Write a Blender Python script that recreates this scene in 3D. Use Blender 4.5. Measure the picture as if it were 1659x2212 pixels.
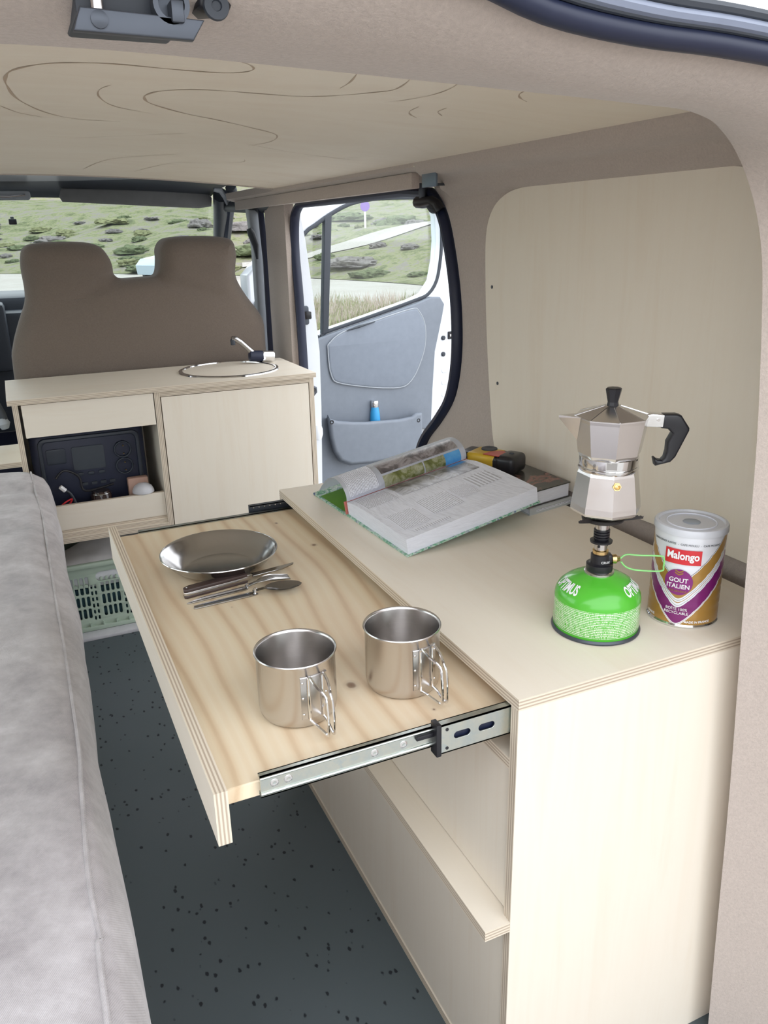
import bpy, bmesh, math, random
from mathutils import Vector, Matrix, noise
random.seed(7)
for o in list(bpy.data.objects): bpy.data.objects.remove(o)
sc = bpy.context.scene; COL = sc.collection
R = math.radians; PI = math.pi; sin = math.sin; cos = math.cos
# ---------------------------------------------------------------- camera
CAM = Vector((-0.4431, -0.6366, 1.1482)); FPX = 1739.4; PW, PH = 1659, 2212
YAW, PIT, ROL = R(24.2), R(-19.2), R(-1.225)
fw = Vector((sin(YAW)*cos(PIT), cos(YAW)*cos(PIT), sin(PIT)))
r0 = Vector((cos(YAW), -sin(YAW), 0)); u0 = r0.cross(fw)
rt = cos(ROL)*r0 + sin(ROL)*u0; up = -sin(ROL)*r0 + cos(ROL)*u0
cd = bpy.data.cameras.new('camera'); cam = bpy.data.objects.new('camera', cd); COL.objects.link(cam)
cd.sensor_fit = 'VERTICAL'; cd.sensor_height = 36; cd.lens = FPX/PH*36; cd.clip_start = .02; cd.clip_end = 500
cam.matrix_world = Matrix(((rt.x, up.x, -fw.x, CAM.x), (rt.y, up.y, -fw.y, CAM.y), (rt.z, up.z, -fw.z, CAM.z), (0, 0, 0, 1)))
sc.camera = cam
# ---------------------------------------------------------------- light: an overcast sky all round
w = bpy.data.worlds.new('overcast_sky'); sc.world = w; w.use_nodes = True
bg = w.node_tree.nodes['Background']; bg.inputs[0].default_value = (.93, .96, 1, 1); bg.inputs[1].default_value = 1.0
sc.view_settings.view_transform = 'Standard'; sc.view_settings.look = 'None'
sc.view_settings.gamma = 1; sc.view_settings.use_curve_mapping = False; sc.view_settings.exposure = 1.58
# ---------------------------------------------------------------- helpers
def at(x, y, ax, v):
    """the point of a world plane (ax = v) that a measured position stands for"""
    d = rt*((x-PW/2)/FPX) - up*((y-PH/2)/FPX) + fw
    i = 'xyz'.index(ax); return CAM + d*((v-CAM[i])/d[i])
def atp(x, y, p, n):
    d = rt*((x-PW/2)/FPX) - up*((y-PH/2)/FPX) + fw
    return CAM + d*((Vector(p)-CAM).dot(n)/d.dot(n))
WL = {}
def tag(o, label=None, cat=None, group=None, kind=None):
    if label: o['label'] = label
    if cat: o['category'] = cat
    if group: o['group'] = group
    if kind: o['kind'] = kind
    return o
def empty(name, loc, label=None, cat=None, group=None, kind=None):
    o = bpy.data.objects.new(name, None); COL.objects.link(o); o.location = loc; o.empty_display_size = .05
    WL[o] = Vector(loc); return tag(o, label, cat, group, kind)
def obj(name, me, mat=None, parent=None, origin=None):
    if origin is None:
        xs = [v.co for v in me.vertices]
        origin = Vector([(min(c[i] for c in xs)+max(c[i] for c in xs))/2 for i in range(3)])
    origin = Vector(origin); me.transform(Matrix.Translation(-origin)); me.name = name
    o = bpy.data.objects.new(name, me); COL.objects.link(o); WL[o] = origin
    o.location = origin - (WL[parent] if parent else Vector())
    o.parent = parent
    if mat:
        for m in (mat if isinstance(mat, (list, tuple)) else [mat]): me.materials.append(m)
    return o
def fin(bm, smooth=False):
    me = bpy.data.meshes.new('m'); bmesh.ops.recalc_face_normals(bm, faces=bm.faces[:]); bm.to_mesh(me); bm.free()
    if smooth:
        for p in me.polygons: p.use_smooth = True
        me.set_sharp_from_angle(angle=R(42 if smooth is True else smooth))
    return me
def abox(bm, b, bev=0, seg=2):
    x0, x1, y0, y1, z0, z1 = b
    vs = [bm.verts.new((x, y, z)) for x in (x0, x1) for y in (y0, y1) for z in (z0, z1)]
    fs = [bm.faces.new([vs[i] for i in f]) for f in ((0, 1, 3, 2), (4, 6, 7, 5), (0, 4, 5, 1), (2, 3, 7, 6), (0, 2, 6, 4), (1, 5, 7, 3))]
    if bev: bmesh.ops.bevel(bm, geom=list({e for f in fs for e in f.edges}), offset=bev, segments=seg, profile=.5, affect='EDGES')
def box(b, bev=0, seg=2):
    bm = bmesh.new(); abox(bm, b, bev, seg); return fin(bm, bool(bev))
def boxes(bl, bev=0):
    bm = bmesh.new()
    for b in bl: abox(bm, b, bev)
    return fin(bm, bool(bev))
def xf(me, M): me.transform(M); return me
def frame(o, xd, zd=(0, 0, 1)):
    x = Vector(xd).normalized(); z = Vector(zd); z = (z - x*z.dot(x)).normalized(); y = z.cross(x)
    return Matrix(((x.x, y.x, z.x, o[0]), (x.y, y.y, z.y, o[1]), (x.z, y.z, z.z, o[2]), (0, 0, 0, 1)))
def alathe(bm, prof, n=48, c=(0, 0, 0), a0=0, cap0=True, cap1=True):
    rings = []
    for r, z in prof:
        rings.append([bm.verts.new((c[0]+r*cos(a0+2*PI*i/n), c[1]+r*sin(a0+2*PI*i/n), c[2]+z)) for i in range(n)])
    for a, b in zip(rings, rings[1:]):
        for i in range(n): bm.faces.new((a[i], a[(i+1) % n], b[(i+1) % n], b[i]))
    if cap0: bm.faces.new(rings[0][::-1])
    if cap1: bm.faces.new(rings[-1])
def lathe(prof, n=48, c=(0, 0, 0), a0=0, cap0=True, cap1=True, smooth=True):
    bm = bmesh.new(); alathe(bm, prof, n, c, a0, cap0, cap1); return fin(bm, smooth)
def atube(bm, pts, r, n=8, closed=False, flat=1.0):
    pts = [Vector(p) for p in pts]; m = len(pts); rings = []; nrm = None
    for i, p in enumerate(pts):
        a = pts[i-1] if (i or closed) else p; b = pts[(i+1) % m] if (i < m-1 or closed) else p
        t = (b-a).normalized()
        if nrm is None:
            nrm = t.cross(Vector((0, 0, 1)))
            if nrm.length < .1: nrm = t.cross(Vector((1, 0, 0)))
        nrm = (nrm - t*nrm.dot(t)).normalized(); bn = t.cross(nrm)
        rr = r[i] if isinstance(r, (list, tuple)) else r
        rings.append([bm.verts.new(p + nrm*rr*cos(2*PI*k/n) + bn*rr*flat*sin(2*PI*k/n)) for k in range(n)])
    for i in range(m if closed else m-1):
        a, b = rings[i], rings[(i+1) % m]
        for k in range(n): bm.faces.new((a[k], a[(k+1) % n], b[(k+1) % n], b[k]))
    if not closed: bm.faces.new(rings[0][::-1]); bm.faces.new(rings[-1])
def tube(pts, r, n=8, closed=False, flat=1.0):
    bm = bmesh.new(); atube(bm, pts, r, n, closed, flat); return fin(bm, True)
def smoothpath(pts, k=6, closed=False):
    P = [Vector(p) for p in pts]; n = len(P); out = []
    for i in range(n if closed else n-1):
        g = lambda j: P[j % n] if closed else P[max(0, min(n-1, j))]
        a, b, c, d = g(i-1), g(i), g(i+1), g(i+2)
        for s in range(k):
            t = s/k; out.append(.5*((2*b)+(c-a)*t+(2*a-5*b+4*c-d)*t*t+(3*b-a-3*c+d)*t**3))
    if not closed: out.append(P[-1])
    return out
def prism(outline, holes=(), th=.01, bev=0, mapf=None, res=2):
    """flat plate with real holes: outline and holes are 2-D, th its full thickness; mapf turns (u, v, w) into world"""
    cu = bpy.data.curves.new('c', 'CURVE'); cu.dimensions = '2D'; cu.fill_mode = 'BOTH'
    cu.extrude = max(th/2-bev, 0); cu.bevel_depth = bev; cu.bevel_resolution = res; cu.offset = -bev
    for pl in [outline]+list(holes):
        s = cu.splines.new('POLY'); s.points.add(len(pl)-1); s.use_cyclic_u = True
        for q, p in zip(s.points, pl): q.co = (p[0], p[1], 0, 1)
    o = bpy.data.objects.new('c', cu); COL.objects.link(o); bpy.context.view_layer.update()
    me = bpy.data.meshes.new_from_object(o.evaluated_get(bpy.context.evaluated_depsgraph_get()))
    bpy.data.objects.remove(o); bpy.data.curves.remove(cu)
    bm = bmesh.new(); bm.from_mesh(me); bpy.data.meshes.remove(me)
    bmesh.ops.remove_doubles(bm, verts=bm.verts[:], dist=1e-5)
    if mapf:
        for v in bm.verts: v.co = mapf(*v.co)
    return fin(bm, 35 if bev else False)
YZ = lambda x: (lambda u, v, w: Vector((x+w, u, v)))
XZ = lambda y: (lambda u, v, w: Vector((u, y+w, v)))
XY = lambda z: (lambda u, v, w: Vector((u, v, z+w)))
def stad(cx, cy, lx, ly, n=6):
    """a slot with round ends"""
    r = min(lx, ly)/2; out = []
    for k in range(4):
        sx, sy = ((1, 1), (-1, 1), (-1, -1), (1, -1))[k]
        for i in range(n+1):
            a = PI/2*(k+i/n); out.append((cx+sx*(lx/2-r)+r*cos(a), cy+sy*(ly/2-r)+r*sin(a)))
    res = []
    for p in out:
        if not res or math.dist(p, res[-1]) > 1e-6: res.append(p)
    if math.dist(res[0], res[-1]) < 1e-6: res.pop()
    return res
def rrect(x0, x1, y0, y1, r, n=6):
    out = []
    for k, (cx, cy) in enumerate(((x1-r, y1-r), (x0+r, y1-r), (x0+r, y0+r), (x1-r, y0+r))):
        for i in range(n+1):
            a = PI/2*(k+i/n); out.append((cx+r*cos(a), cy+r*sin(a)))
    return out
def text(s, size, mapf, th=.0002, bold=0.0, sx=1.0):
    cu = bpy.data.curves.new('t', 'FONT'); cu.body = s; cu.size = size; cu.align_x = 'CENTER'; cu.align_y = 'CENTER'
    cu.extrude = th; cu.offset = bold; cu.resolution_u = 3
    o = bpy.data.objects.new('t', cu); COL.objects.link(o); bpy.context.view_layer.update()
    me = bpy.data.meshes.new_from_object(o.evaluated_get(bpy.context.evaluated_depsgraph_get()))
    bpy.data.objects.remove(o); bpy.data.curves.remove(cu)
    for v in me.vertices: v.co = mapf(v.co.x*sx, v.co.y, v.co.z)
    return me
def loft(curves, closed=False):
    bm = bmesh.new(); rows = [[bm.verts.new(p) for p in c] for c in curves]
    for a, b in zip(rows, rows[1:]):
        for i in range(len(a)-1): bm.faces.new((a[i], a[i+1], b[i+1], b[i]))
        if closed: bm.faces.new((a[-1], a[0], b[0], b[-1]))
    return fin(bm, True)
# ---------------------------------------------------------------- materials
class G:
    def __init__(s, name):
        s.m = bpy.data.materials.new(name); s.m.use_nodes = True; s.t = s.m.node_tree; s.b = s.t.nodes['Principled BSDF']
        s.tc = s.t.nodes.new('ShaderNodeTexCoord')
    def n(s, typ, **k):
        nd = s.t.nodes.new('ShaderNode'+typ)
        for a, v in k.items():
            if a.startswith('i_'):
                key = a[2:]; key = int(key) if key.isdigit() else key.replace('_', ' ')
                s.put(nd.inputs[key], v)
            else: setattr(nd, a, v)
        return nd
    def put(s, sock, v):
        if isinstance(v, bpy.types.NodeSocket): s.t.links.new(v, sock)
        else: sock.default_value = v
    def ma(s, op, a, b=0.0, c=None):
        nd = s.t.nodes.new('ShaderNodeMath'); nd.operation = op; s.put(nd.inputs[0], a); s.put(nd.inputs[1], b)
        if c is not None: s.put(nd.inputs[2], c)
        return nd.outputs[0]
    def co(s, scale=(1, 1, 1), rot=(0, 0, 0), which='Object'):
        return s.n('Mapping', i_Vector=s.tc.outputs[which], i_Scale=scale, i_Rotation=rot).outputs[0]
    def noise(s, scale, vec=None, detail=4, rough=.55, dist=0):
        return s.n('TexNoise', i_Scale=scale, i_Detail=detail, i_Roughness=rough, i_Distortion=dist, i_Vector=vec or s.tc.outputs['Object']).outputs[0]
    def ramp(s, fac, stops, interp='LINEAR'):
        nd = s.n('ValToRGB', i_0=fac); cr = nd.color_ramp; cr.interpolation = interp
        while len(cr.elements) < len(stops): cr.elements.new(.5)
        for e, (p, c) in zip(cr.elements, stops): e.position = p; e.color = (*c, 1)
        return nd.outputs[0]
    def mix(s, fac, a, b, mode='MIX'):
        nd = s.n('Mix', data_type='RGBA', blend_type=mode); s.put(nd.inputs[0], fac)
        for i, v in ((6, a), (7, b)): s.put(nd.inputs[i], v if isinstance(v, bpy.types.NodeSocket) else (*v, 1))
        return nd.outputs[2]
    def bump(s, h, st=.3, dist=.001):
        s.t.links.new(s.n('Bump', i_Strength=st, i_Distance=dist, i_Height=h).outputs[0], s.b.inputs['Normal'])
    def set(s, **k):
        for a, v in k.items():
            key = {'col': 'Base Color', 'rough': 'Roughness', 'metal': 'Metallic', 'spec': 'Specular IOR Level', 'trans': 'Transmission Weight', 'alpha': 'Alpha',
                   'coat': 'Coat Weight', 'sheen': 'Sheen Weight', 'ior': 'IOR', 'aniso': 'Anisotropic'}[a]
            if a == 'col' and not isinstance(v, bpy.types.NodeSocket): v = (*v, 1)
            s.put(s.b.inputs[key], v)
        return s.m
def plain(name, c, rough=.5, metal=0, var=.12, scale=30, bump=0, bs=400, **k):
    g = G(name); nz = g.noise(scale)
    g.set(col=g.mix(nz, tuple(x*(1-var) for x in c), tuple(min(1, x*(1+var)) for x in c)), rough=rough, metal=metal, **k)
    if bump: g.bump(g.noise(bs, detail=2), bump)
    return g.m
def ply_face(name, c1, c2, st=(14, 1.2, 14)):
    g = G(name); v = g.co(st); a = g.noise(1.6, v, 5, .6, .6); b = g.noise(9, g.co(tuple(x*1.0 for x in st)), 3)
    c = g.mix(g.ma('MULTIPLY', b, .8), g.ramp(a, [(.3, c2), (.5, c1), (.7, tuple((x+y)/2 for x, y in zip(c1, c2)))]), c1)
    g.set(col=c, rough=.5, spec=.35); return g.m
BIR = (.85, .777, .667); BIR2 = (.81, .712, .585)
M = {}
M['ply_y'] = ply_face('birch_ply_grain_y', BIR, BIR2, (14, 1.2, 14))
M['ply_x'] = ply_face('birch_ply_grain_x', BIR, BIR2, (1.2, 14, 14))
M['ply_z'] = ply_face('birch_ply_grain_z', BIR, BIR2, (14, 14, 1.2))
def ply_edge(ax, t):
    key = 'edge%d_%d' % (ax, round(t*2000))
    if key in M: return M[key]
    g = G('ply_edge_layers'); sp = g.n('SeparateXYZ', i_0=g.tc.outputs['Object'])
    f = g.ma('FRACT', g.ma('MULTIPLY', g.ma('ADD', g.ma('DIVIDE', sp.outputs[ax], t), .5), 3.5))
    st = [1, 1, 1]; st[ax] = 40
    nz = g.noise(60, g.co(tuple(st)), 3)
    c = g.ramp(f, [(0, (.80, .72, .60)), (.46, (.76, .67, .54)), (.54, (.43, .34, .26)), (.92, (.50, .41, .32)), (1, (.78, .70, .58))])
    g.set(col=g.mix(g.ma('MULTIPLY', nz, .35), c, (.62, .53, .42)), rough=.65, spec=.2); M[key] = g.m; return g.m
def board(name, b, parent, face='ply_y', label=None):
    d = [b[1]-b[0], b[3]-b[2], b[5]-b[4]]; ax = d.index(min(d)); me = box(b)
    o = obj(name, me, [M[face], ply_edge(ax, d[ax])], parent)
    for p in me.polygons: p.material_index = 0 if abs(p.normal[ax]) > .9 else 1
    if label: o['label'] = label
    return o
g = G('pine_board'); v = g.co((9, .9, 9)); ds = g.noise(1.3, g.co((2.2, 1.1, 2.2)), 3)
wv = g.n('TexWave', wave_type='BANDS', bands_direction='X', i_Scale=4.2, i_Distortion=11, i_Detail=2.5, i_Detail_Scale=.42, i_Detail_Roughness=.5, i_Vector=g.co((1.7, .5, 1.7))).outputs[1]
fine = g.noise(40, v, 3); c = g.ramp(wv, [(0, (.66, .49, .31)), (.09, (.755, .60, .41)), (.35, (.82, .695, .50)), (.8, (.845, .73, .545)), (1, (.815, .68, .485))])
c = g.mix(g.ma('MULTIPLY', g.ramp(ds, [(.45, (0, 0, 0)), (.7, (1, 1, 1))]), .40), c, (.66, .45, .29))
c = g.mix(g.ma('MULTIPLY', fine, .30), c, (.88, .75, .58))
for kx, ky, kr in ((-.0332, -.2687, .0055), (.0852, .1908, .0040), (.0319, -.3593, .0022), (-.1083, .0104, .0016), (.06, .33, .003)):
    dv = g.n('VectorMath', operation='DISTANCE', i_0=g.co((1, .8, 0)), i_1=(kx, ky*.8, 0)).outputs[1]
    kf = g.ramp(g.ma('DIVIDE', g.ma('ADD', dv, g.ma('MULTIPLY', g.noise(120), .003)), kr*2.4), [(0, (1, 1, 1)), (.42, (.8, .8, .8)), (.62, (.2, .2, .2)), (1, (0, 0, 0))])
    c = g.mix(kf, c, (.20, .105, .06))
M['pine'] = g.set(col=c, rough=.42, spec=.35)
g = G('ceiling_ply'); nz = g.noise(1.5, g.co((1, 1, 1)), 2, .4)
c = g.ramp(g.noise(1.3, g.co((2, 5, 2)), 5, .6, 1.5), [(.3, (.85, .755, .63)), (.6, (.89, .81, .69)), (.8, (.86, .775, .65))])
iso = g.ma('ABSOLUTE', g.ma('SUBTRACT', g.ma('FRACT', g.ma('MULTIPLY', g.noise(2.3, g.co((1, 1.9, 1)), 1, .4, .9), 7)), .5))
ln = g.ma('MULTIPLY', g.ramp(iso, [(0, (1, 1, 1)), (.022, (0, 0, 0))]), g.ramp(g.noise(3.1, g.co((1.3, 1, 1)), 2), [(.44, (0, 0, 0)), (.62, (1, 1, 1))]))
M['ceil'] = g.set(col=g.mix(g.ma('MULTIPLY', ln, .0), c, (.40, .30, .21)), rough=.55, spec=.2)
def felt(name, c):
    g = G(name); n1 = g.noise(260, detail=3, rough=.7); n2 = g.noise(35, detail=3)
    cc = g.mix(n1, tuple(x*.78 for x in c), tuple(min(1, x*1.22) for x in c)); cc = g.mix(g.ma('MULTIPLY', n2, .3), cc, tuple(x*.9 for x in c))
    g.set(col=cc, rough=.95, spec=.05, sheen=.35); g.bump(n1, .5, .002); return g.m
M['felt'] = felt('taupe_carpet_lining', (.49, .42, .375))
g = G('speckled_vinyl'); vo = g.n('TexVoronoi', feature='F1', i_Scale=62, i_Randomness=1, i_Vector=g.co((1, .62, 1), (0, 0, .6))); 
n2 = g.noise(150, detail=2); dd = g.ma('ADD', vo.outputs[0], g.ma('MULTIPLY', n2, .28))
sel = g.n('SeparateColor', i_0=vo.outputs[1]).outputs[0]
fl = g.ma('MULTIPLY', g.ramp(dd, [(.27, (1, 1, 1)), (.35, (0, 0, 0))]), g.ma('GREATER_THAN', sel, .3))
c = g.mix(g.noise(3, detail=3), (.080, .104, .112), (.105, .126, .140))
M['vinyl'] = g.set(col=g.mix(fl, c, (.016, .02, .026)), rough=.62, spec=.3)
g = G('grey_chenille'); a = g.noise(900, g.co((1, .35, 1), (0, 0, .5)), 2); b = g.noise(14, detail=6, rough=.7); wvx = g.n('TexWave', i_Scale=190, i_Distortion=.8, i_Vector=g.co((1, 1, 1), (0, 0, .6))).outputs[1]
c = g.ramp(b, [(.32, (.30, .275, .285)), (.5, (.44, .41, .42)), (.68, (.58, .55, .565))]); c = g.mix(g.ma('MULTIPLY', wvx, .25), c, (.66, .64, .66)); 
g.set(col=c, rough=.9, spec=.1, sheen=.4); g.bump(g.ma('ADD', g.ma('MULTIPLY', a, .5), g.ma('MULTIPLY', wvx, .5)), .35, .0012); M['chenille'] = g.m
def steel(name, c=(.62, .60, .59), rough=.24, st=(1, 1, 40), amt=.04):
    g = G(name); nz = g.noise(14, g.co(st), 4); g.set(col=c, metal=1, rough=g.ma('ADD', g.ma('MULTIPLY', nz, amt*2), rough-amt)); return g.m
M['steel'] = steel('brushed_steel'); M['plate'] = steel('satin_steel', (.44, .43, .425), .2, (8, 8, 8), .06)
M['chrome'] = steel('chrome', (.8, .8, .81), .1, (5, 5, 5), .03); M['alu'] = steel('cast_aluminium', (.78, .77, .77), .24, (3, 3, 3), .06)
g = G('zinc_plate'); nz = g.noise(22, detail=5, rough=.7); M['zinc'] = g.set(col=g.ramp(nz, [(.35, (.55, .62, .62)), (.55, (.66, .68, .62)), (.7, (.50, .60, .64))]), metal=1, rough=.33)
M['grain'] = plain('grain_brown', (.50, .385, .28), .6); M['navy'] = plain('black_blue_rubber', (.010, .015, .042), .45); M['black'] = plain('black_plastic', (.012, .012, .016), .35)
M['dark'] = plain('dark_grey_plastic', (.035, .042, .055), .5); M['latch'] = plain('dark_latch_metal', (.085, .095, .115), .4, .6)
M['grey'] = plain('grey_door_plastic', (.180, .205, .245), .5, bump=.05); M['greyl'] = plain('light_grey_plastic', (.34, .37, .41), .5)
M['white'] = plain('white_car_paint', (.80, .84, .90), .22, var=.02, coat=.5); M['visor'] = plain('grey_visor_cloth', (.20, .205, .215), .8)
M['seat'] = felt('brown_seat_cover', (.185, .150, .125)); M['mint'] = plain('mint_plastic', (.42, .52, .43), .45, var=.05)
M['cloth'] = plain('white_cloth', (.62, .61, .62), .9, bump=.3); M['strip'] = plain('pale_strip', (.58, .58, .62), .4)
M['paper'] = plain('white_paper', (.84, .86, .94), .45, var=.02); M['blue'] = plain('blue_bottle', (.03, .30, .62), .35, var=.04)
g = G('glass'); g.set(col=(.95, .98, .97), rough=.0, ior=1.0, trans=1.0, spec=.25); M['glass'] = g.m
M['brass'] = plain('brass', (.72, .52, .25), .25, 1); M['redp'] = plain('red_print', (.62, .03, .04), .3); M['whitep'] = plain('white_print', (.86, .86, .88), .4, var=.01)
M['purple'] = plain('purple_print', (.22, .02, .17), .3); M['gold'] = plain('gold_print', (.42, .24, .05), .3, .5); M['green'] = plain('green_enamel', (.08, .50, .03), .22, var=.03, coat=.5)
M['greenw'] = plain('green_wire', (.25, .62, .2), .35); M['yellow'] = plain('yellow_card', (.62, .40, .03), .35); M['redc'] = plain('red_card', (.50, .06, .05), .35)
M['walnut'] = plain('dark_wood', (.065, .042, .038), .4, var=.3, scale=60); M['coil'] = plain('burnt_steel', (.05, .045, .045), .5, .7)
t_ = M['glass'].node_tree; [t_.nodes.remove(n) for n in list(t_.nodes)]
o_ = t_.nodes.new('ShaderNodeOutputMaterial'); mx = t_.nodes.new('ShaderNodeMixShader'); ta = t_.nodes.new('ShaderNodeBsdfTransparent'); gl = t_.nodes.new('ShaderNodeBsdfGlossy')
mx.inputs[0].default_value = .06; ta.inputs[0].default_value = (.93, .97, .96, 1); gl.inputs['Roughness'].default_value = .03
t_.links.new(ta.outputs[0], mx.inputs[1]); t_.links.new(gl.outputs[0], mx.inputs[2]); t_.links.new(mx.outputs[0], o_.inputs[0])
S = lambda o: tag(o, kind='structure')
HC = .6615                      # height of the kitchen cabinet
# ================================================================ the van: the setting
S(tag(obj('floor', box((-1.24, .5, -.3, 3.3, -.03, 0)), M['vinyl']), 'dark teal vinyl van floor with black flecks', 'floor'))
XC = -.38
def zc(x): return 1.322 - .064*(x-XC)**2
xs = [XC + .77*(-1+2*i/24) for i in range(25)]
ce = S(tag(obj('ceiling', loft([[Vector((x, y, zc(x))) for x in xs] for y in (-.06, .5, 1.2, 2.02)]+[[Vector((x, 2.02, zc(x)+.008)) for x in xs], [Vector((x, -.06, zc(x)+.008)) for x in xs]]), M['ceil']), 'pale plywood ceiling panel with swirling brown grain lines', 'ceiling'))
def atc(x, y):
    z = 1.3
    for _ in range(6): q = at(x, y, 'z', z); z = zc(q.x)
    return q
for w_, l in ((.0011, ((500, 127), (535, 138), (548, 148), (530, 155), (480, 157), (380, 150), (250, 138), (160, 135), (90, 138), (30, 150), (12, 165), (15, 185), (40, 215), (100, 243), (170, 257), (260, 262))),
              (.0010, ((890, 150), (884, 172), (860, 190), (830, 197), (730, 206), (650, 208), (560, 202), (450, 194), (360, 195), (320, 203), (312, 212), (330, 225), (400, 245), (475, 260), (540, 275), (590, 288), (598, 297), (580, 307), (535, 315))),
              (.0006, ((240, 183), (215, 193), (215, 210), (250, 230), (330, 245))), (.0006, ((765, 150), (770, 160), (755, 178), (735, 190))), (.0008, ((1140, 193), (1122, 203), (1125, 212), (1138, 219))), (.0005, ((990, 172), (980, 187), (940, 203), (880, 215), (830, 220))),
              (.0008, ((180, 365), (240, 343), (380, 333))), (.0008, ((290, 370), (370, 352), (440, 352), (520, 350), (528, 344))), (.0005, ((410, 287), (300, 292), (150, 298))), (.0006, ((905, 230), (885, 240), (887, 248), (900, 254))), (.0006, ((965, 233), (946, 241), (955, 250))), (.0005, ((0, 228), (40, 243), (90, 252))), (.0005, ((530, 310), (640, 330), (760, 345), (830, 348)))):
    pts_ = smoothpath([atc(*q) for q in l], 5); n_ = len(pts_); rw = [[], []]
    for i, q in enumerate(pts_):
        t = (pts_[min(i+1, n_-1)]-pts_[max(i-1, 0)]).normalized(); s = Vector((-t.y, t.x, 0)); k = 1.5*w_*(.35+.65*sin(PI*(i+.5)/n_))*(1+.5*sin(i*.9))
        rw[0].append(q-s*k-Vector((0, 0, .0004))); rw[1].append(q+s*k-Vector((0, 0, .0004)))
    obj('grain_line', loft(rw), M['grain'], ce)
S(tag(obj('roof', box((-1.3, .56, .3, 2.98, 1.345, 1.375), .01), M['white']), 'white painted van roof over the ceiling', 'roof'))
# right wall: carpet lining with the sliding-door opening cut by its front edge
Cedge = smoothpath([Vector((0, a, b)) for a, b in ((1.125, 1.25), (1.052, 1.194), (1.013, 1.126), (.979, 1.009), (.971, .888), (.997, .788), (1.054, .722), (1.13, .655), (1.165, .59), (1.19, .45), (1.2, .0))], 5)
poly = [(-.1, 0), (-.1, 1.25)] + [(p.y, p.z) for p in Cedge]
wr = S(tag(obj('wall_right', prism(poly, th=.05, bev=.012, mapf=YZ(.503)), M['felt']), 'taupe carpet lining on the wall behind the kitchen cabinet', 'wall'))
# plywood panel on it
pw = [at(*p, 'x', .474) for p in ((1574, 356), (1450, 366), (1300, 385), (1200, 397), (1130, 405), (1092, 422), (1066, 455), (1053, 510), (1052, 620), (1056, 760), (1064, 900), (1070, 960), (1082, 1000), (1334, 1118), (1566, 1211))]
pn = [(p.y, p.z) for p in smoothpath(pw[:13], 4)] + [(.30, .684), (-.02, .686), (-.02, 1.05), (.06, 1.16), (.12, 1.205)]
pl = obj('wall_panel', prism(pn, th=.008, bev=.001, mapf=YZ(.474)), M['ply_z'], wr); pl['label'] = 'pale birch panel with rounded corners screwed to the wall lining'
for q in ((1063, 620), (1075, 828)):
    p = at(*q, 'x', .47); me = lathe([(.0035, 0), (.0035, .001), (.002, .0014)], 12); xf(me, Matrix.Translation(p) @ Matrix.Rotation(-PI/2, 4, 'Y')); obj('screw', me, M['latch'], pl)
# cove between ceiling and wall
prof = [(.385, 1.297), (.387, 1.281), (.392, 1.268), (.402, 1.259), (.424, 1.256), (.438, 1.252), (.447, 1.243), (.453, 1.232), (.466, 1.225), (.479, 1.214), (.485, 1.2)]
S(tag(obj('trim_1', loft([[Vector((x, y, z)) for x, z in prof] for y in (-.1, .3, .7, 1.02)]), M['felt']), 'taupe carpet cove between ceiling and wall', 'trim'))
prof2 = [(.385, 1.297), (.388, 1.276), (.398, 1.271), (.420, 1.266), (.432, 1.258), (.446, 1.25), (.470, 1.246), (.52, 1.244)]
S(tag(obj('trim_2', loft([[Vector((x, y, z)) for x, z in prof2] for y in (1.02, 1.5, 2.1, 2.62)]), M['felt']), 'taupe carpet cove over the sliding door opening', 'trim'))
S(tag(obj('trim_3', box((.402, .422, 1.06, 2.56, 1.236, 1.268), .002), M['felt']), 'straight carpet-covered batten over the sliding door opening', 'trim'))
# sliding-door opening: rubber seal
sp = [Vector((.478, p.y+.012, p.z-.004)) for p in Cedge[2:]]
top = [Vector((.478, y, 1.238)) for y in (2.0, 1.8, 1.5, 1.25)]
lft = smoothpath([Vector((.478, a, b)) for a, b in ((2.06, .02), (2.07, .5), (2.078, .724), (2.088, .944), (2.105, 1.10), (2.085, 1.2), (2.03, 1.236))], 5)
S(tag(obj('trim_4', tube(lft+top+sp, .0125, 10, flat=1.3), M['navy']), 'black rubber seal around the sliding door opening', 'seal'))
# B pillar
S(tag(obj('trim_5', prism([(.446, 2.1), (.444, 2.22), (.45, 2.34), (.49, 2.37), (.49, 2.13), (.478, 2.1)], th=1.25, bev=.012, mapf=XY(.625)), M['felt']), 'taupe carpet-covered pillar in front of the sliding door opening', 'pillar'))
pb = [at(*q, 'y', 2.13) for q in ((640, 446), (655, 520), (672, 640), (686, 760), (690, 880), (692, 1045))]
pb = [(.50, 0), (.50, 1.235)] + [(p.x, p.z) for p in pb] + [(pb[-1].x+.01, 0)]
po = empty('door_pillar', (.53, 2.2, 0), 'white painted door pillar with lock plate beside the grey door', 'pillar', kind='structure')
obj('pillar_skin', prism(pb, th=.17, bev=.008, mapf=XZ(2.215)), M['white'], po)
lk = at(661, 680, 'y', 2.12); l1 = obj('lock_plate', prism(rrect(lk.x-.013, lk.x+.012, lk.z-.035, lk.z+.03, .008), th=.008, bev=.002, mapf=XZ(2.126)), M['latch'], po)
obj('lock_bolt', box((lk.x-.008, lk.x+.014, 2.098, 2.126, lk.z-.014, lk.z+.012), .004), M['black'], l1)
kb = at(689, 932, 'y', 2.12); me = lathe([(.006, -.032), (.017, -.027), (.022, -.01), (.022, .01), (.017, .027), (.006, .032)], 20); xf(me, Matrix.Translation((kb.x-.008, 2.12, kb.z))); obj('bumper', me, M['white'], po)
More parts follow.
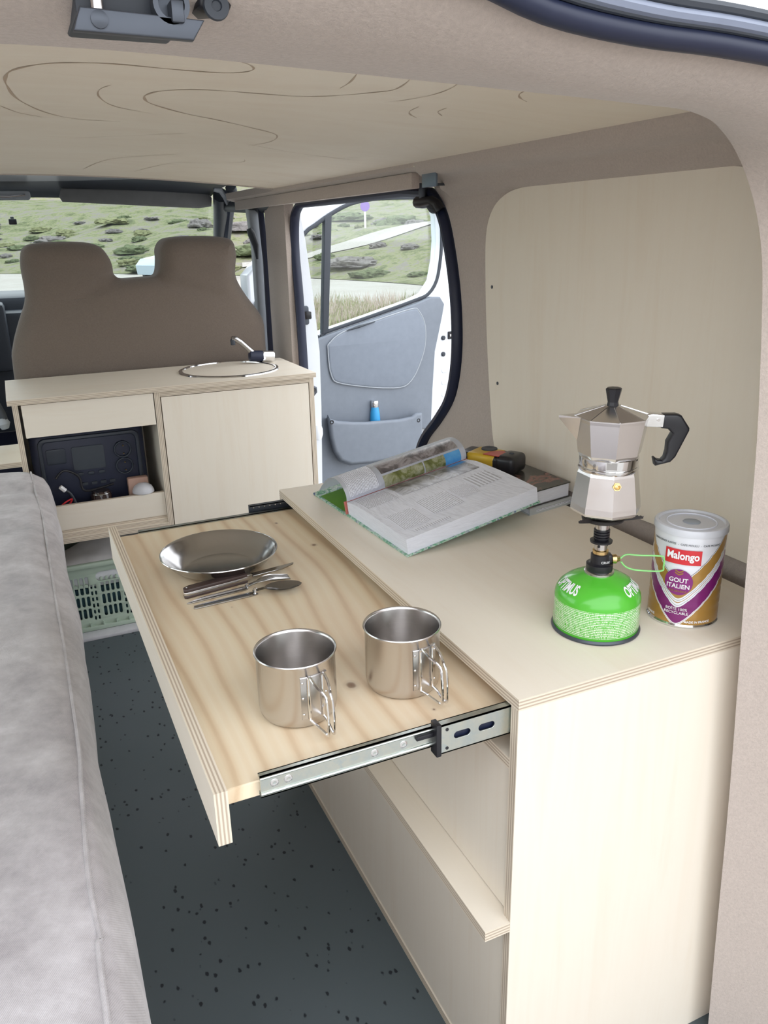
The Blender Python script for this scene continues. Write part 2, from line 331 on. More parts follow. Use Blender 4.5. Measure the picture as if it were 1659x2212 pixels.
# grey plastic pillar trim, belt guide and seat belt on the front side of the pillar
tr = S(empty('trim_6', (.47, 2.45, 0), 'grey plastic pillar trim with belt guide beside the bench seat', 'pillar trim'))
a0, a1, a2, a3 = at(532, 452, 'y', 2.46), at(553, 452, 'y', 2.46), at(588, 800, 'y', 2.46), at(562, 800, 'y', 2.46)
am, an = at(545, 540, 'y', 2.46), at(571, 540, 'y', 2.46)
obj('pillar_cover', prism([(p.x, p.z) for p in (a0, a1, an, a2)]+[(.50, .3), (.44, .3)]+[(p.x, p.z) for p in (a3, am)], th=.05, bev=.01, mapf=XZ(2.46)), M['greyl'], tr)
b0, b1, b2, b3 = at(556, 450, 'y', 2.4), at(568, 450, 'y', 2.4), at(596, 800, 'y', 2.4), at(582, 800, 'y', 2.4)
obj('seat_belt', prism([(p.x, p.z) for p in (b0, b1, at(582, 560, 'y', 2.4), b2)]+[(.45, .3), (.43, .3)]+[(p.x, p.z) for p in (b3, at(568, 560, 'y', 2.4))], th=.012, bev=.003, mapf=XZ(2.4)), M['navy'], tr)
obj('belt_guide', tube([at(538, 494, 'y', 2.42), at(543, 505, 'y', 2.42), at(552, 530, 'y', 2.42), at(556, 560, 'y', 2.42)], [.014, .02, .017, .006], 10, flat=.7), M['dark'], tr)
# white outer sill, left wall, front end of the cab
W2, W3 = rrect(.0, 1.08, .66, 1.26, .09), rrect(1.2, 2.28, .66, 1.26, .09)  # unseen side windows, added to let more daylight onto the interior
S(tag(obj('wall_left', prism([(-.1, 0), (2.35, 0), (2.35, 1.345), (-.1, 1.345)], [W2, W3], th=.04, mapf=YZ(-1.26)), M['felt']), 'taupe carpet lining on the wall behind the bed', 'wall'))
S(tag(obj('added_window_2', prism(W2, th=.004, mapf=YZ(-1.262)), M['glass']), 'added side window for more daylight over the rear half of the bed', 'window')); S(tag(obj('added_window_3', prism(W3, th=.004, mapf=YZ(-1.262)), M['glass']), 'added side window for more daylight over the front half of the bed', 'window'))
S(tag(obj('baseboard_right', box((.485, .56, 1.1, 2.2, -.12, .004), .01), M['white']), 'white painted door sill', 'sill'))
cf = S(empty('cab_front', (-.38, 3.4, 0), 'dark cab front with dashboard, door and pillars around the windscreen', 'cab'))
obj('dashboard', boxes([(-1.2, .52, 3.18, 3.75, .35, .86), (-1.2, .5, 3.3, 3.8, .8, .915), (-.95, -.45, 3.12, 3.3, .62, .9)], .02), M['dark'], cf)
obj('bulkhead', box((-1.24, .52, 3.6, 3.7, -.1, .8)), M['navy'], cf)
obj('side_door', boxes([(-1.28, -1.23, 2.35, 3.7, -.05, .8), (-1.27, -1.23, 2.35, 2.45, .8, 1.3)], .01), M['dark'], cf)
A0 = at(479, 452, 'y', 2.9); A1 = at(474, 560, 'y', 3.5)
obj('pillar', tube([A0+Vector((-.03, -.12, .05)), A0, (A0+A1)/2, A1, A1+(A1-A0)*.5], [.03, .034, .032, .03, .03], 10), M['dark'], cf)
A2 = at(496, 448, 'y', 2.86); obj('pillar', tube([A2+Vector((-.02, -.1, .05)), A2, at(490, 515, 'y', 3.15), at(484, 580, 'y', 3.5)], [.02, .021, .018, .016], 8), M['navy'], cf)
obj('pillar', tube([(-1.2, 2.85, 1.28), (-1.22, 3.7, .85)], .04, 10), M['dark'], cf)
obj('roof_rail', tube([(.44, 2.9, 1.262), (.45, 2.7, 1.252), (.46, 2.5, 1.244), (.47, 2.2, 1.24)], .022, 10), M['dark'], cf)
hd = [[Vector((x, y, z-.045*(x-XC)**2)) for x in xs] for y, z in ((1.98, 1.345), (2.03, 1.352), (2.4, 1.362), (2.75, 1.345), (2.93, 1.318), (2.96, 1.30), (2.98, 1.345))]
hl = obj('headliner', loft(hd), M['dark'], cf)
obj('edge_trim', tube([(x, 2.025, zc(x)+.004) for x in xs], .007, 8), M['felt'], cf)
hb = [at(508, 408, 'y', 2.62), at(503, 425, 'y', 2.66), at(515, 445, 'y', 2.72), at(530, 450, 'y', 2.7)]
obj('corner_trim', tube([at(498, 404, 'y', 2.7), at(503, 420, 'y', 2.72), at(512, 438, 'y', 2.74), at(530, 447, 'y', 2.7)], .022, 10), M['dark'], cf)
obj('corner_strip', tube([at(462, 408, 'y', 2.72), at(476, 412, 'y', 2.72), at(486, 426, 'y', 2.74), at(494, 442, 'y', 2.78)], .010, 8), M['greyl'], cf)
q0, q1 = at(128, 412, 'y', 2.86), at(458, 446, 'y', 2.86)
pv = [at(*q, 'y', 2.86) for q in ((132, 406), (280, 409), (448, 416), (457, 428), (456, 446), (430, 450), (300, 444), (135, 436), (127, 424))]
vz = tag(obj('sun_visor', prism([(p.x, p.z) for p in pv], th=.024, bev=.008, mapf=XZ(2.86)), M['visor']), 'grey cloth sun visor folded up above the windscreen', 'sun visor')
lc = empty('roof_console', at(30, 416, 'y', 2.8), 'grey roof console with chrome-edged lamp beside the sun visor', 'lamp')
c0, c1 = at(-40, 412, 'y', 2.8), at(66, 424, 'y', 2.8)
obj('lamp_housing', prism(rrect(c0.x, c1.x, c1.z-.012, c1.z+.02, .01), th=.05, bev=.005, mapf=XZ(2.82)), M['greyl'], lc)
obj('lamp_lens', tube([at(-38, 424, 'y', 2.79), at(20, 425, 'y', 2.788), at(54, 421, 'y', 2.79)], .0045, 8), M['chrome'], lc)
wsn = [(-1.2, 2.95, 1.31), (.455, 2.95, 1.275), (.56, 3.78, .90), (-1.24, 3.78, .90)]
ws = bpy.data.meshes.new('w'); ws.from_pydata(wsn, [], [(0, 1, 2, 3)]); 
bmw = bmesh.new(); bmw.from_mesh(ws); bmesh.ops.solidify(bmw, geom=bmw.faces[:], thickness=.005); S(tag(obj('window_1', fin(bmw), M['glass']), 'windscreen glass in front of the bench seat', 'windscreen'))
sn = at(28, 479, 'y', 3.12); tag(obj('windscreen_sensor', boxes([(sn.x-.016, sn.x+.014, 3.11, 3.135, sn.z-.011, sn.z+.011), (sn.x-.008, sn.x+.006, 3.13, 3.17, sn.z-.006, sn.z+.02)], .003), M['black']), 'small black sensor stuck to the windscreen', 'sensor')
# ---------------- rear portal: carpet-covered header and pillars
def vv(l, y): return [Vector((x, y, z)) for x, z in l]
Ir = [(XC, 1.262), (-.31, 1.261), (-.17, 1.2565), (-.02, 1.251), (.09, 1.247), (.144, 1.243), (.177, 1.228), (.204, 1.203), (.228, 1.166), (.243, 1.130), (.253, 1.088), (.266, 1.0), (.277, .901), (.289, .73), (.311, .462), (.327, .2), (.338, .03), (.342, -.04)]
Or = [(XC, 1.296), (-.30, 1.293), (-.19, 1.283), (-.12, 1.266), (-.05, 1.259), (.02, 1.257), (.10, 1.252), (.20, 1.243), (.29, 1.215), (.35, 1.165), (.39, 1.09), (.42, 1.0), (.44, .9), (.46, .73), (.48, .462), (.49, .2), (.5, .03), (.5, -.04)]
def full(l): return [(2*XC-x, z) for x, z in l[:0:-1]] + l
def lerp(a, b, t, dx=0, dz=0): return [(p[0]*(1-t)+q[0]*t, p[1]*(1-t)+q[1]*t) for p, q in zip(a, b)]
def inw(l, d): 
    out = []
    for x, z in l:
        v = Vector((XC-x, .55-z)); v = Vector((v.x*.6, v.y)).normalized() if z > 1.2 else Vector((-1 if x > XC else 1, 0)); out.append((x+v.x*d, z+v.y*d))
    return out
Ob = inw(Or, -.035)
cur = [vv(full(inw(Ir, -.045)), .0), vv(full(inw(Ir, -.02)), -.022), vv(full(Ir), -.030), vv(full(inw(lerp(Ir, Or, .2), .006)), -.05), vv(full(inw(lerp(Ir, Or, .45), .013)), -.085), vv(full(inw(lerp(Ir, Or, .7), .015)), -.115), vv(full(inw(lerp(Ir, Or, .88), .008)), -.143), vv(full(inw(Or, -.004)), -.16), vv(full(inw(Or, -.02)), -.165)]
cur = [smoothpath(c, 4) for c in cur]
S(tag(obj('trim_7', loft(cur), M['felt']), 'taupe carpet-covered frame of the rear door opening', 'trim'))
ro = S(empty('trim_8', (XC, -.17, 1.29), 'black rubber seal and grey gutter around the rear door opening', 'seal'))
def off(d, y): return smoothpath(vv(full(inw(Or, -d)), y), 4)
obj('rubber_seal', tube(off(.0065, -.170), .0078, 10), M['navy'], ro)
obj('rubber_lip', tube(off(.0145, -.176), .0025, 8), M['dark'], ro)
obj('gutter', tube(off(.0185, -.178), .0045, 8), plain('grey_blue_paint', (.22, .25, .33), .3), ro)
obj('rubber_seal', tube(off(.0255, -.180), .0038, 8), M['dark'], ro)
def outw(l, k, dz):
    o = []
    for x, z in l: t = max(0, min(1, (1.262-z)/.05))*k; o.append((x+(.57-x)*t, max(z+dz, 1.372) if dz > .05 and z > 1.2 else z+dz))
    return o
fr = [off(.022, -.176)] + [smoothpath(vv(full(outw(Or, k, dz)), y), 4) for k, dz, y in ((.45, .028, -.14), (1, .032, -.06), (1, .06, .32))]
S(tag(obj('trim_9', loft(fr), M['white']), 'white painted outer edge of the van body round the rear opening', 'body'))
# unseen rear barn doors, added swung open to hold back sky light from the sides
for nm, xd, sg, lb in (('added_door_1', .585, 1, 'added open rear barn door blocking side sky beside the kitchen cabinet'), ('added_door_2', -1.345, -1, 'added open rear barn door blocking side sky beside the bed')):
    dd_ = S(empty(nm, (xd, -.6, -.35), lb, 'door')); q_ = [(-1.0, -.35), (-.21, -.35), (-.21, 1.12), (-.27, 1.25), (-.4, 1.29), (-1.0, 1.30)]
    obj('door_shell', prism(q_, th=.05, bev=.015, mapf=YZ(xd+sg*.02)), M['white'], dd_)
    obj('door_lining', prism([(-.95, -.2), (-.26, -.2), (-.26, 1.08), (-.32, 1.2), (-.95, 1.24)], th=.012, bev=.004, mapf=YZ(xd-sg*.008)), M['felt'], dd_)
    obj('hinge', boxes([(xd-.01, xd+.03, -.235, -.195, z, z+.07) for z in (.05, .9)], .004), M['dark'], dd_)
# ================================================================ passenger door, open
HP = Vector((.55, 2.92, 0)); dn = Vector((.136, -1, 0)).normalized(); dx = Vector((1, .136, 0)).normalized()
def dp(x, y, o=0): p = atp(x, y, HP+dn*o, dn); return ((p-HP).dot(dx), p.z)
def DM(wo): return lambda u, v, w: HP + dx*u + dn*(w+wo) + Vector((0, 0, v))
win = [dp(*q) for q in ((653, 510), (682, 486), (711, 465), (755, 441), (805, 430), (863, 427), (925, 428), (944, 440), (952, 468), (954, 520), (951, 562), (943, 606), (925, 635), (896, 649), (805, 682), (704, 717), (683, 726))]
win = [(.06, .90), (.06, .935)] + win[:1] + win[1:]
wl = [p for p in win]
outer = [(-.02, -.35), (-.02, .98)] + [dp(*q) for q in ((640, 470), (660, 452), (690, 432), (730, 415), (790, 403), (860, 400), (930, 402), (958, 415), (968, 460), (976, 560), (984, 650), (988, 800), (986, 930))] + [(1.07, .3), (1.05, -.1), (.98, -.35)]
cdoor = empty('van_door', (.55, 2.92, -.35), 'open white van door with grey trim panel and big window', 'car door')
obj('door_shell', prism(outer, [wl], th=.09, bev=.012, mapf=DM(-.05)), M['white'], cdoor)
fr = smoothpath([DM(.0)(u, v, 0) for u, v in wl], 3, True); fo = obj('window_frame', tube(fr, .0075, 8, True, flat=1.2), M['dark'], cdoor)
obj('window_glass', prism(wl, th=.004, mapf=DM(-.05)), M['glass'], cdoor)
d0, d1, d2, d3 = dp(700, 470), dp(715, 462), dp(708, 718), dp(695, 722)
obj('window_divider', prism([d0, d1, d2, d3], th=.03, bev=.004, mapf=DM(-.005)), M['dark'], cdoor)
tp = [(.0, -.3), (.0, .87)] + [dp(*q) for q in ((683, 731), (704, 722), (805, 687), (896, 654), (925, 641), (945, 641), (954, 656), (950, 680), (934, 758), (929, 840), (925, 930))] + [(.83, .2), (.80, -.3)]
tpo = obj('trim_panel', prism(tp, th=.03, bev=.008, mapf=DM(.012)), M['grey'], cdoor)
ap = [dp(*q) for q in ((701, 754), (708, 808), (733, 827), (842, 836), (881, 819), (907, 758), (910, 704), (896, 671), (878, 667), (798, 693), (733, 716), (704, 740))]
app = [(p.x, p.y) for p in smoothpath([Vector((a, b, 0)) for a, b in ap], 4, True)]
obj('raised_panel', prism(app, th=.03, bev=.010, mapf=DM(.024)), plain('grey_blue_panel', (.20, .23, .28), .5), tpo)
obj('panel_line', tube([DM(.034)(u, v, 0) for u, v in app], .0035, 6, True), M['greyl'], tpo)
gr = [DM(.042)(*dp(*q), 0) for q in ((740, 712), (765, 704), (800, 693))]; obj('grab_recess', tube(gr, [.004, .012, .004], 8, flat=.5), M['dark'], tpo)
pk = [dp(*q, .085) for q in ((707, 896), (714, 905), (730, 909), (760, 911), (791, 911), (863, 905), (890, 899), (897, 892), (910, 891), (911, 960), (908, 977), (870, 987), (800, 998), (757, 1002), (735, 994), (722, 975), (714, 945))]
pko = obj('door_pocket', prism(pk, th=.030, bev=.0145, mapf=DM(.0855), res=4), M['grey'], cdoor)
sdp = [dp(*q, .02) for q in ((912, 905), (912, 960), (909, 980), (870, 991), (800, 1002), (757, 1006), (733, 998), (720, 978), (712, 948), (706, 905))]
inn = [pk[8], pk[9], pk[10], pk[11], pk[12], pk[13], pk[14], pk[15], pk[16], pk[0]]
obj('pocket_side', loft([[DM(.016)(u, v, 0) for u, v in sdp], [DM(.086)(u, v, 0) for u, v in inn]]), M['grey'], pko)
for q in ((717, 912), (904, 908)):
    u, v = dp(*q, .1); me = lathe([(.010, 0), (.010, .003), (.006, .003), (.005, .001)], 14); xf(me, Matrix.Translation(DM(.0985)(u, v, 0)) @ dn.to_track_quat('Z', 'Y').to_matrix().to_4x4()); obj('screw', me, M['black'], pko)
for q in ((958, 730), (958, 765)):
    u, v = dp(*q); me = lathe([(.012, 0), (.012, .008), (.008, .012)], 14); xf(me, Matrix.Translation(DM(-.006)(u, v, 0)) @ dn.to_track_quat('Z', 'Y').to_matrix().to_4x4()); obj('bolt', me, M['dark'], cdoor)
u, v = dp(973, 724); lo = obj('lock', prism(rrect(u-.014, u+.014, v-.019, v+.019, .003), th=.012, mapf=DM(-.003)), M['black'], cdoor); obj('lock_latch', prism(rrect(u-.008, u+.002, v-.006, v+.006, .002), th=.004, mapf=DM(.005)), M['chrome'], lo)
for i in range(4):
    u, v = dp(962, 800+26*i); obj('pressed_rib', prism(rrect(u-.02, u+.02, v-.012, v+.012, .008), th=.008, bev=.003, mapf=DM(-.004)), M['white'], cdoor)
u, v = dp(810, 895, .043); bpz = DM(.043)(u, v, 0)
bo = empty('water_bottle', (bpz.x, bpz.y, .62), 'blue water bottle with silver cap standing in the door pocket', 'bottle')
z0 = bpz.z; bc = (bpz.x, bpz.y, 0)
bodyb = lathe([(.023, z0-.15), (.0255, z0-.145), (.0255, z0-.02), (.0235, z0+.005), (.019, z0+.03), (.0165, z0+.04)], 28, bc); obj('bottle_body', bodyb, M['blue'], bo)
obj('cap', lathe([(.0175, z0+.037), (.0185, z0+.04), (.0185, z0+.064), (.016, z0+.069)], 24, bc), M['chrome'], bo)
# mirror on the far side of the door, seen past the seat
mr = DM(-.14)(.04, 1.0, 0); 
# sliding-door roller bracket
rb = empty('door_roller_bracket', at(925, 400, 'x', .44), 'steel roller bracket of the sliding door under the ceiling cove', 'bracket')
q0, q1 = at(911, 373, 'x', .40), at(941, 402, 'x', .40)
obj('bracket_plate', box((.400, .405, min(q0.y, q1.y), max(q0.y, q1.y), q1.z, q0.z), .001), plain('blued_steel', (.16, .21, .27), .35, .5), rb); obj('bracket_foot', box((.404, .46, max(q0.y, q1.y)-.012, max(q0.y, q1.y), q1.z+.004, q1.z+.009)), M['latch'], rb)
pp = [at(912, 403, 'x', .455), at(913, 436, 'x', .455)]; obj('roller_pin', tube([pp[0]+Vector((0, 0, .012)), pp[1]], .0085, 12), M['latch'], rb)
obj('roller_arm', tube([at(902, 437, 'x', .455), at(915, 438, 'x', .455), at(932, 434, 'x', .458), at(943, 441, 'x', .462), at(951, 455, 'x', .468)], [.013, .013, .011, .012, .013], 10), M['black'], rb)
obj('roller_clip', tube([at(922, 440, 'x', .458), at(936, 450, 'x', .462), at(950, 456, 'x', .468)], [.006, .012, .006], 8), M['dark'], rb)
# rear latch on the header
la = empty('rear_latch', at(290, 40, 'y', -.11), 'dark metal door latch bolted under the rear header', 'latch')
def lq(q, y=-.125): p = at(*q, 'y', y); return (p.x, p.z)
obj('latch_plate', prism([lq(q) for q in ((170, 15), (440, 46), (417, 90), (158, 68))], th=.006, bev=.001, mapf=XZ(-.125)), M['latch'], la)
a = lq((150, -40)); b = lq((418, 36)); obj('latch_housing', box((a[0]+.002, b[0]-.002, -.118, -.06, b[1]-.002, a[1]+.02), .002), M['dark'], la)
sk = at(372, 6, 'y', -.13); me = lathe([(.0100, 0), (.0100, .010), (.0072, .010), (.0060, .002)], 24); xf(me, Matrix.Translation((sk.x, -.118, sk.z)) @ Matrix.Rotation(PI/2, 4, 'X')); obj('latch_socket', me, M['latch'], la)
pn_ = at(212, 2, 'y', -.13); obj('latch_pin', tube([(pn_.x, -.124, pn_.z+.02), (pn_.x, -.124, pn_.z-.003)], .0035, 12), M['steel'], la)
rv = at(215, 41, 'y', -.129); me = lathe([(.0045, 0), (.0045, .0012), (.002, .002)], 16); xf(me, Matrix.Translation((rv.x, -.128, rv.z)) @ Matrix.Rotation(PI/2, 4, 'X')); obj('rivet', me, M['latch'], la)
tb = at(384, 44, 'y', -.13); obj('latch_tab', box((tb.x-.003, tb.x+.004, -.1305, -.12, tb.z-.001, tb.z+.010), .001), M['latch'], la)
st_ = empty('rear_buffer', at(470, 10, 'y', -.12), 'black rubber stop with star bolt beside the rear latch', 'door stop')
obj('stop_block', prism([lq(q, -.12) for q in ((420, -40), (508, -40), (506, 4), (492, 30), (440, 28), (422, 20))], th=.03, bev=.006, mapf=XZ(-.11)), M['black'], st_)
bt = at(468, 12, 'y', -.126); me = lathe([(.0075, 0), (.007, .002), (.003, .002), (.0025, .0006)], 20); xf(me, Matrix.Translation((bt.x, -.1245, bt.z)) @ Matrix.Rotation(PI/2, 4, 'X')); obj('star_bolt', me, M['dark'], st_)
# ================================================================ kitchen cabinet
T = .0145
cb = empty('kitchen_cabinet', (.22, .43, 0), 'long birch plywood kitchen cabinet with its drawer pulled out', 'cabinet')
board('worktop', (0, .445, 0, .862, HC-T, HC), cb, 'ply_y')
board('side_panel', (0, .44, 0, T, 0, HC-T), cb, 'ply_z'); board('side_panel', (0, .44, .862-T, .862, 0, HC-T), cb, 'ply_z')
board('base_panel', (.0, .44, T, .862-T, .0, .015), cb, 'ply_y'); board('back_panel', (.428, .44, T, .862-T, .015, HC-T), cb, 'ply_z')
board('divider', (.0, .428, T, .862-T, .562, .5765), cb, 'ply_y')
board('flap', (.006, .02, T+.002, .862-T-.002, .3495, .561), cb, 'ply_z'); board('flap', (.002, .014, T+.002, .862-T-.002, .0165, .333), cb, 'ply_z')
board('handle_ledge', (-.035, .0145, .0005, .8615, .3335, .3483), cb, 'ply_y'); 
dr = obj('drawer', box((-.3213, .12, .034, .822, .6115, .630), .0012, 1), M['pine'], cb); dr['label'] = 'oiled pine drawer board with dark knots'
board('drawer_front', (-.3351, -.3213, .016, .846, .5812, .6427), dr, 'ply_y')
def chan(y0, y1, z0, z1, x0, x1, lip, slots=()):
    s = 1 if y1 > y0 else -1
    bm = bmesh.new(); bb = [(x0, x1, *sorted((y0, y0+s*.0016)), z0, z1), (x0, x1, *sorted((y0, y1)), z1-.0016, z1), (x0, x1, *sorted((y0, y1)), z0, z0+.0016), (x0, x1, *sorted((y1-s*.0014, y1)), z1-lip, z1), (x0, x1, *sorted((y1-s*.0014, y1)), z0, z0+lip)]
    for b in bb[1:] if slots else bb: abox(bm, b)
    me = fin(bm)
    if slots:
        pl = prism([(x0, z0), (x1, z0), (x1, z1), (x0, z1)], slots, th=.0016, mapf=XZ(y0+s*.0008)); bm = bmesh.new(); bm.from_mesh(me); bm.from_mesh(pl); me = fin(bm)
    return me
ra = obj('slide_rail', chan(.0265, .0337, .614, .6395, -.2865, .10, .004), M['zinc'], dr)
obj('rail_bead', tube([(-.2865, .0268, .6185), (.05, .0268, .6185)], .0022, 8), M['zinc'], ra)
obj('rail_bead', tube([(-.2865, .0268, .6365), (.05, .0268, .6365)], .0016, 8), M['zinc'], ra)
for x in (-.272, -.2575, -.162, -.128):
    me = lathe([(.0047, 0), (.0045, .0012), (.003, .0018), (.0018, .0016), (.0014, .0006)], 16); xf(me, Matrix.Translation((x, .0275, .628)) @ Matrix.Rotation(PI/2, 4, 'X')); obj('screw', me, M['chrome'], ra)
for x, l in ((-.2655, .0035), (-.2455, .009), (-.154, .0035), (-.143, .0035)):
    obj('rail_hole', prism(stad(x, .628, l, .0035), th=.0006, mapf=XZ(.0273)), M['cloth'], ra)
sl = obj('slide_member', chan(.017, .0275, .6085, .6445, -.0875, .13, .0045, [stad(-.061, .6275, .021, .009), stad(-.030, .6275, .021, .009)]), M['zinc'], cb)
obj('slide_cavity', box((-.0745, -.0165, .0215, .0225, .621, .634)), M['navy'], sl)
for x, z in ((-.080, .638), (-.080, .6145)):
    obj('slide_hole', prism(stad(x, z, .0038, .0038), th=.0006, mapf=XZ(.0168)), M['black'], sl)
cl = boxes([(-.0935, -.0872, .0155, .030, .6065, .6465)], .001); clo = obj('slide_clip', cl, M['black'], sl)
obj('clip_tongue', xf(box((-.114, -.0895, .0225, .0265, .629, .6345), .001), Matrix.Identity(4)), M['black'], clo)
rf = obj('slide_rail', chan(.834, .8235, .6115, .6325, -.285, .10, .004), M['zinc'], dr)
sf = obj('slide_member', chan(.846, .835, .610, .645, -.07, .13, .0045), M['latch'], cb)
for i in range(6): obj('ball', lathe([(.0008, -.0018), (.002, 0), (.0008, .0018)], 8, (-.062+.011*i, .836, .6405)), M['chrome'], sf)
# ================================================================ things on the drawer
DZ = .630
def mug(c, phi, label):
    e = empty('camping_mug', (c[0], c[1], DZ), label, 'mug', 'steel mugs on the drawer'); x, y = c
    pr = [(.036, 0), (.0405, .0015), (.0435, .006), (.0448, .013), (.0448, .0755), (.0462, .0775), (.0468, .0788), (.0462, .080), (.0448, .0792), (.0438, .0765), (.0438, .013), (.041, .0045), (.036, .0025)]
    obj('mug_body', lathe(pr, 64, (x, y, DZ)), M['steel'], e, (x, y, DZ))
    d = Vector((cos(phi), sin(phi), 0)); s = Vector((-sin(phi), cos(phi), 0)); O = Vector((x, y, DZ))
    def cyl(u, z, r=.0455): a = phi+u/r; return Vector((x+r*cos(a), y+r*sin(a), DZ+z))
    us = [-.0165+.033*i/8 for i in range(9)]
    bo = obj('handle_bracket', loft([[cyl(u, .014, .0447) for u in us], [cyl(u, .015, .0458) for u in us], [cyl(u, .0655, .0458) for u in us], [cyl(u, .0665, .0447) for u in us]]), M['steel'], e)
    for u in (-.0145, .0145):
        for z in (.021, .041, .060):
            p = cyl(u, z, .0458); n = (p-O); n.z = 0; me = lathe([(.0017, 0), (.0014, .0006), (.0006, .001)], 8); xf(me, Matrix.Translation(p) @ n.to_track_quat('Z', 'Y').to_matrix().to_4x4()); obj('rivet', me, M['chrome'], bo)
    for sg in (-1, 1):
        a = cyl(sg*.0085, .0655, .0472); b = cyl(sg*.0085, .0135, .0472); k = sg*.0035
        path = [a, a+Vector((0, 0, .0035))+d*.004, O+d*.062+s*(k+sg*.004)+Vector((0, 0, .064)), O+d*.074+s*k+Vector((0, 0, .057)), O+d*.0785+s*k+Vector((0, 0, .047)), O+d*.080+s*k+Vector((0, 0, .017)), O+d*.078+s*k+Vector((0, 0, .010)), O+d*.070+s*(k+sg*.001)+Vector((0, 0, .0105)), O+d*.056+s*(k+sg*.004)+Vector((0, 0, .0135)), b]
        ps = smoothpath(path, 5); obj('handle_wire', tube(ps+[a], .0016, 8), M['chrome'], e)
    return e
mug((-.2079, .1385), R(-82), 'stainless camping mug with wire handle standing beside the drawer front')
mug((-.0750, .1377), R(-79), 'stainless camping mug with wire handle standing beside the worktop edge')
px, py = -.1873, .5964
e = empty('camping_plate', (px, py, DZ), 'deep round stainless camping plate on the drawer', 'plate')
obj('plate_dish', lathe([(.055, 0), (.064, .002), (.075, .009), (.084, .018), (.0905, .0268), (.093, .0285), (.0943, .0292), (.0946, .0303), (.0935, .0308), (.092, .0300), (.0895, .0277), (.082, .0185), (.073, .0105), (.063, .0042), (.054, .0022)], 72, (px, py, DZ)), M['plate'], e)
obj('plate_rim', tube([(px+.0943*cos(a), py+.0943*sin(a), DZ+.030) for a in [2*PI*i/72 for i in range(72)]], .0011, 6, True), M['chrome'], e)
# knife
k0, k1 = Vector((-.2674, .5030, DZ)), Vector((-.0881, .5310, DZ)); kd = (k1-k0).normalized(); KF = frame(k0, kd)
e = empty('folding_knife', (k0+k1)/2, 'folding knife with dark wooden handle lying unfolded beside the plate', 'knife')
hp = [(0, -.006), (.004, -.0085), (.06, -.0085), (.103, -.0075), (.104, .0075), (.06, .0085), (.012, .0075), (.002, .003)]
obj('handle_scale', xf(prism(hp, th=.0055, bev=.0018, mapf=lambda u, v, w: Vector((u, v, w+.0130))), KF), M['walnut'], e)
obj('handle_liner', xf(prism(hp, th=.0055, bev=.0006, mapf=lambda u, v, w: Vector((u, v, w+.0077))), KF), M['steel'], e)
obj('handle_scale', xf(prism(hp, th=.0052, bev=.0018, mapf=lambda u, v, w: Vector((u, v, w+.0027))), KF), M['walnut'], e)
obj('bolster', xf(box((.096, .112, -.007, .007, .0045, .0135), .001), KF), M['steel'], e)
obj('thumb_catch', xf(box((.082, .098, .006, .0105, .009, .0165), .002), KF), M['chrome'], e)
obj('rivet', xf(lathe([(.0018, .0155), (.0016, .0162)], 10, (.007, 0, 0)), KF), M['chrome'], e)
blm = prism([(.108, -.0048), (.165, -.0048), (.188, .002), (.190, .0045), (.108, .0045)], th=.0022, mapf=lambda u, v, w: Vector((u, v, 0.0085+v*.12+w)))
obj('blade', xf(blm, KF), M['plate'], e)
# fork
def leaf(name, prf, p0, p1, par, z, mat='plate', th=.0022):
    f = frame(Vector((p0[0], p0[1], DZ+z)), Vector((p1[0]-p0[0], p1[1]-p0[1], 0))); return obj(name, xf(prism([(u*math.dist(p0, p1)/.122, v) for u, v in prf], th=th, bev=.0005), f), M[mat], par)
f0, fj, f1 = (-.2675, .4807), (-.1699, .4922), (-.0997, .4885)
e = empty('folding_fork', (-.17, .495, DZ), 'folding steel fork lying between the knife and the spoon', 'fork')
leaf('fork_handle', [(0, -.003), (.008, -.006), (.115, -.0068), (.121, -.004), (.121, .004), (.115, .0068), (.03, .0055)], f0, fj, e, .0012)
leaf('handle_rib', [(.03, -.0012), (.11, -.0012), (.11, .0012), (.03, .0012)], f0, fj, e, .0028, 'steel', .001)
ff = frame((fj[0], fj[1], DZ+.004), Vector((f1[0]-fj[0], f1[1]-fj[1], 0)))
out = [(-.004, -.004), (.014, -.003), (.024, -.009), (.036, -.0105)]
slots = [[(.042, y-.0007), (.066, y-.0007), (.066, y+.0007), (.042, y+.0007)] for y in (-.0055, 0, .0055)]
up_ = [(.066, -.0095), (.066, -.0062), (.043, -.0062), (.043, -.0048), (.066, -.0048), (.066, -.0007), (.043, -.0007), (.043, .0007), (.066, .0007), (.066, .0048), (.043, .0048), (.043, .0062), (.066, .0062), (.066, .0095)]
obj('fork_head', xf(prism(out+up_+[(.036, .0105), (.024, .009), (.014, .003), (-.004, .004)], th=.0014, mapf=lambda u, v, w: Vector((u, v, w+.009*sin(max(0, u)/.066*PI*.85)))), ff), M['plate'], e)
obj('hinge_pin', lathe([(.0028, 0), (.0028, .0075), (.0016, .0085)], 12, (fj[0], fj[1], DZ)), M['chrome'], e)
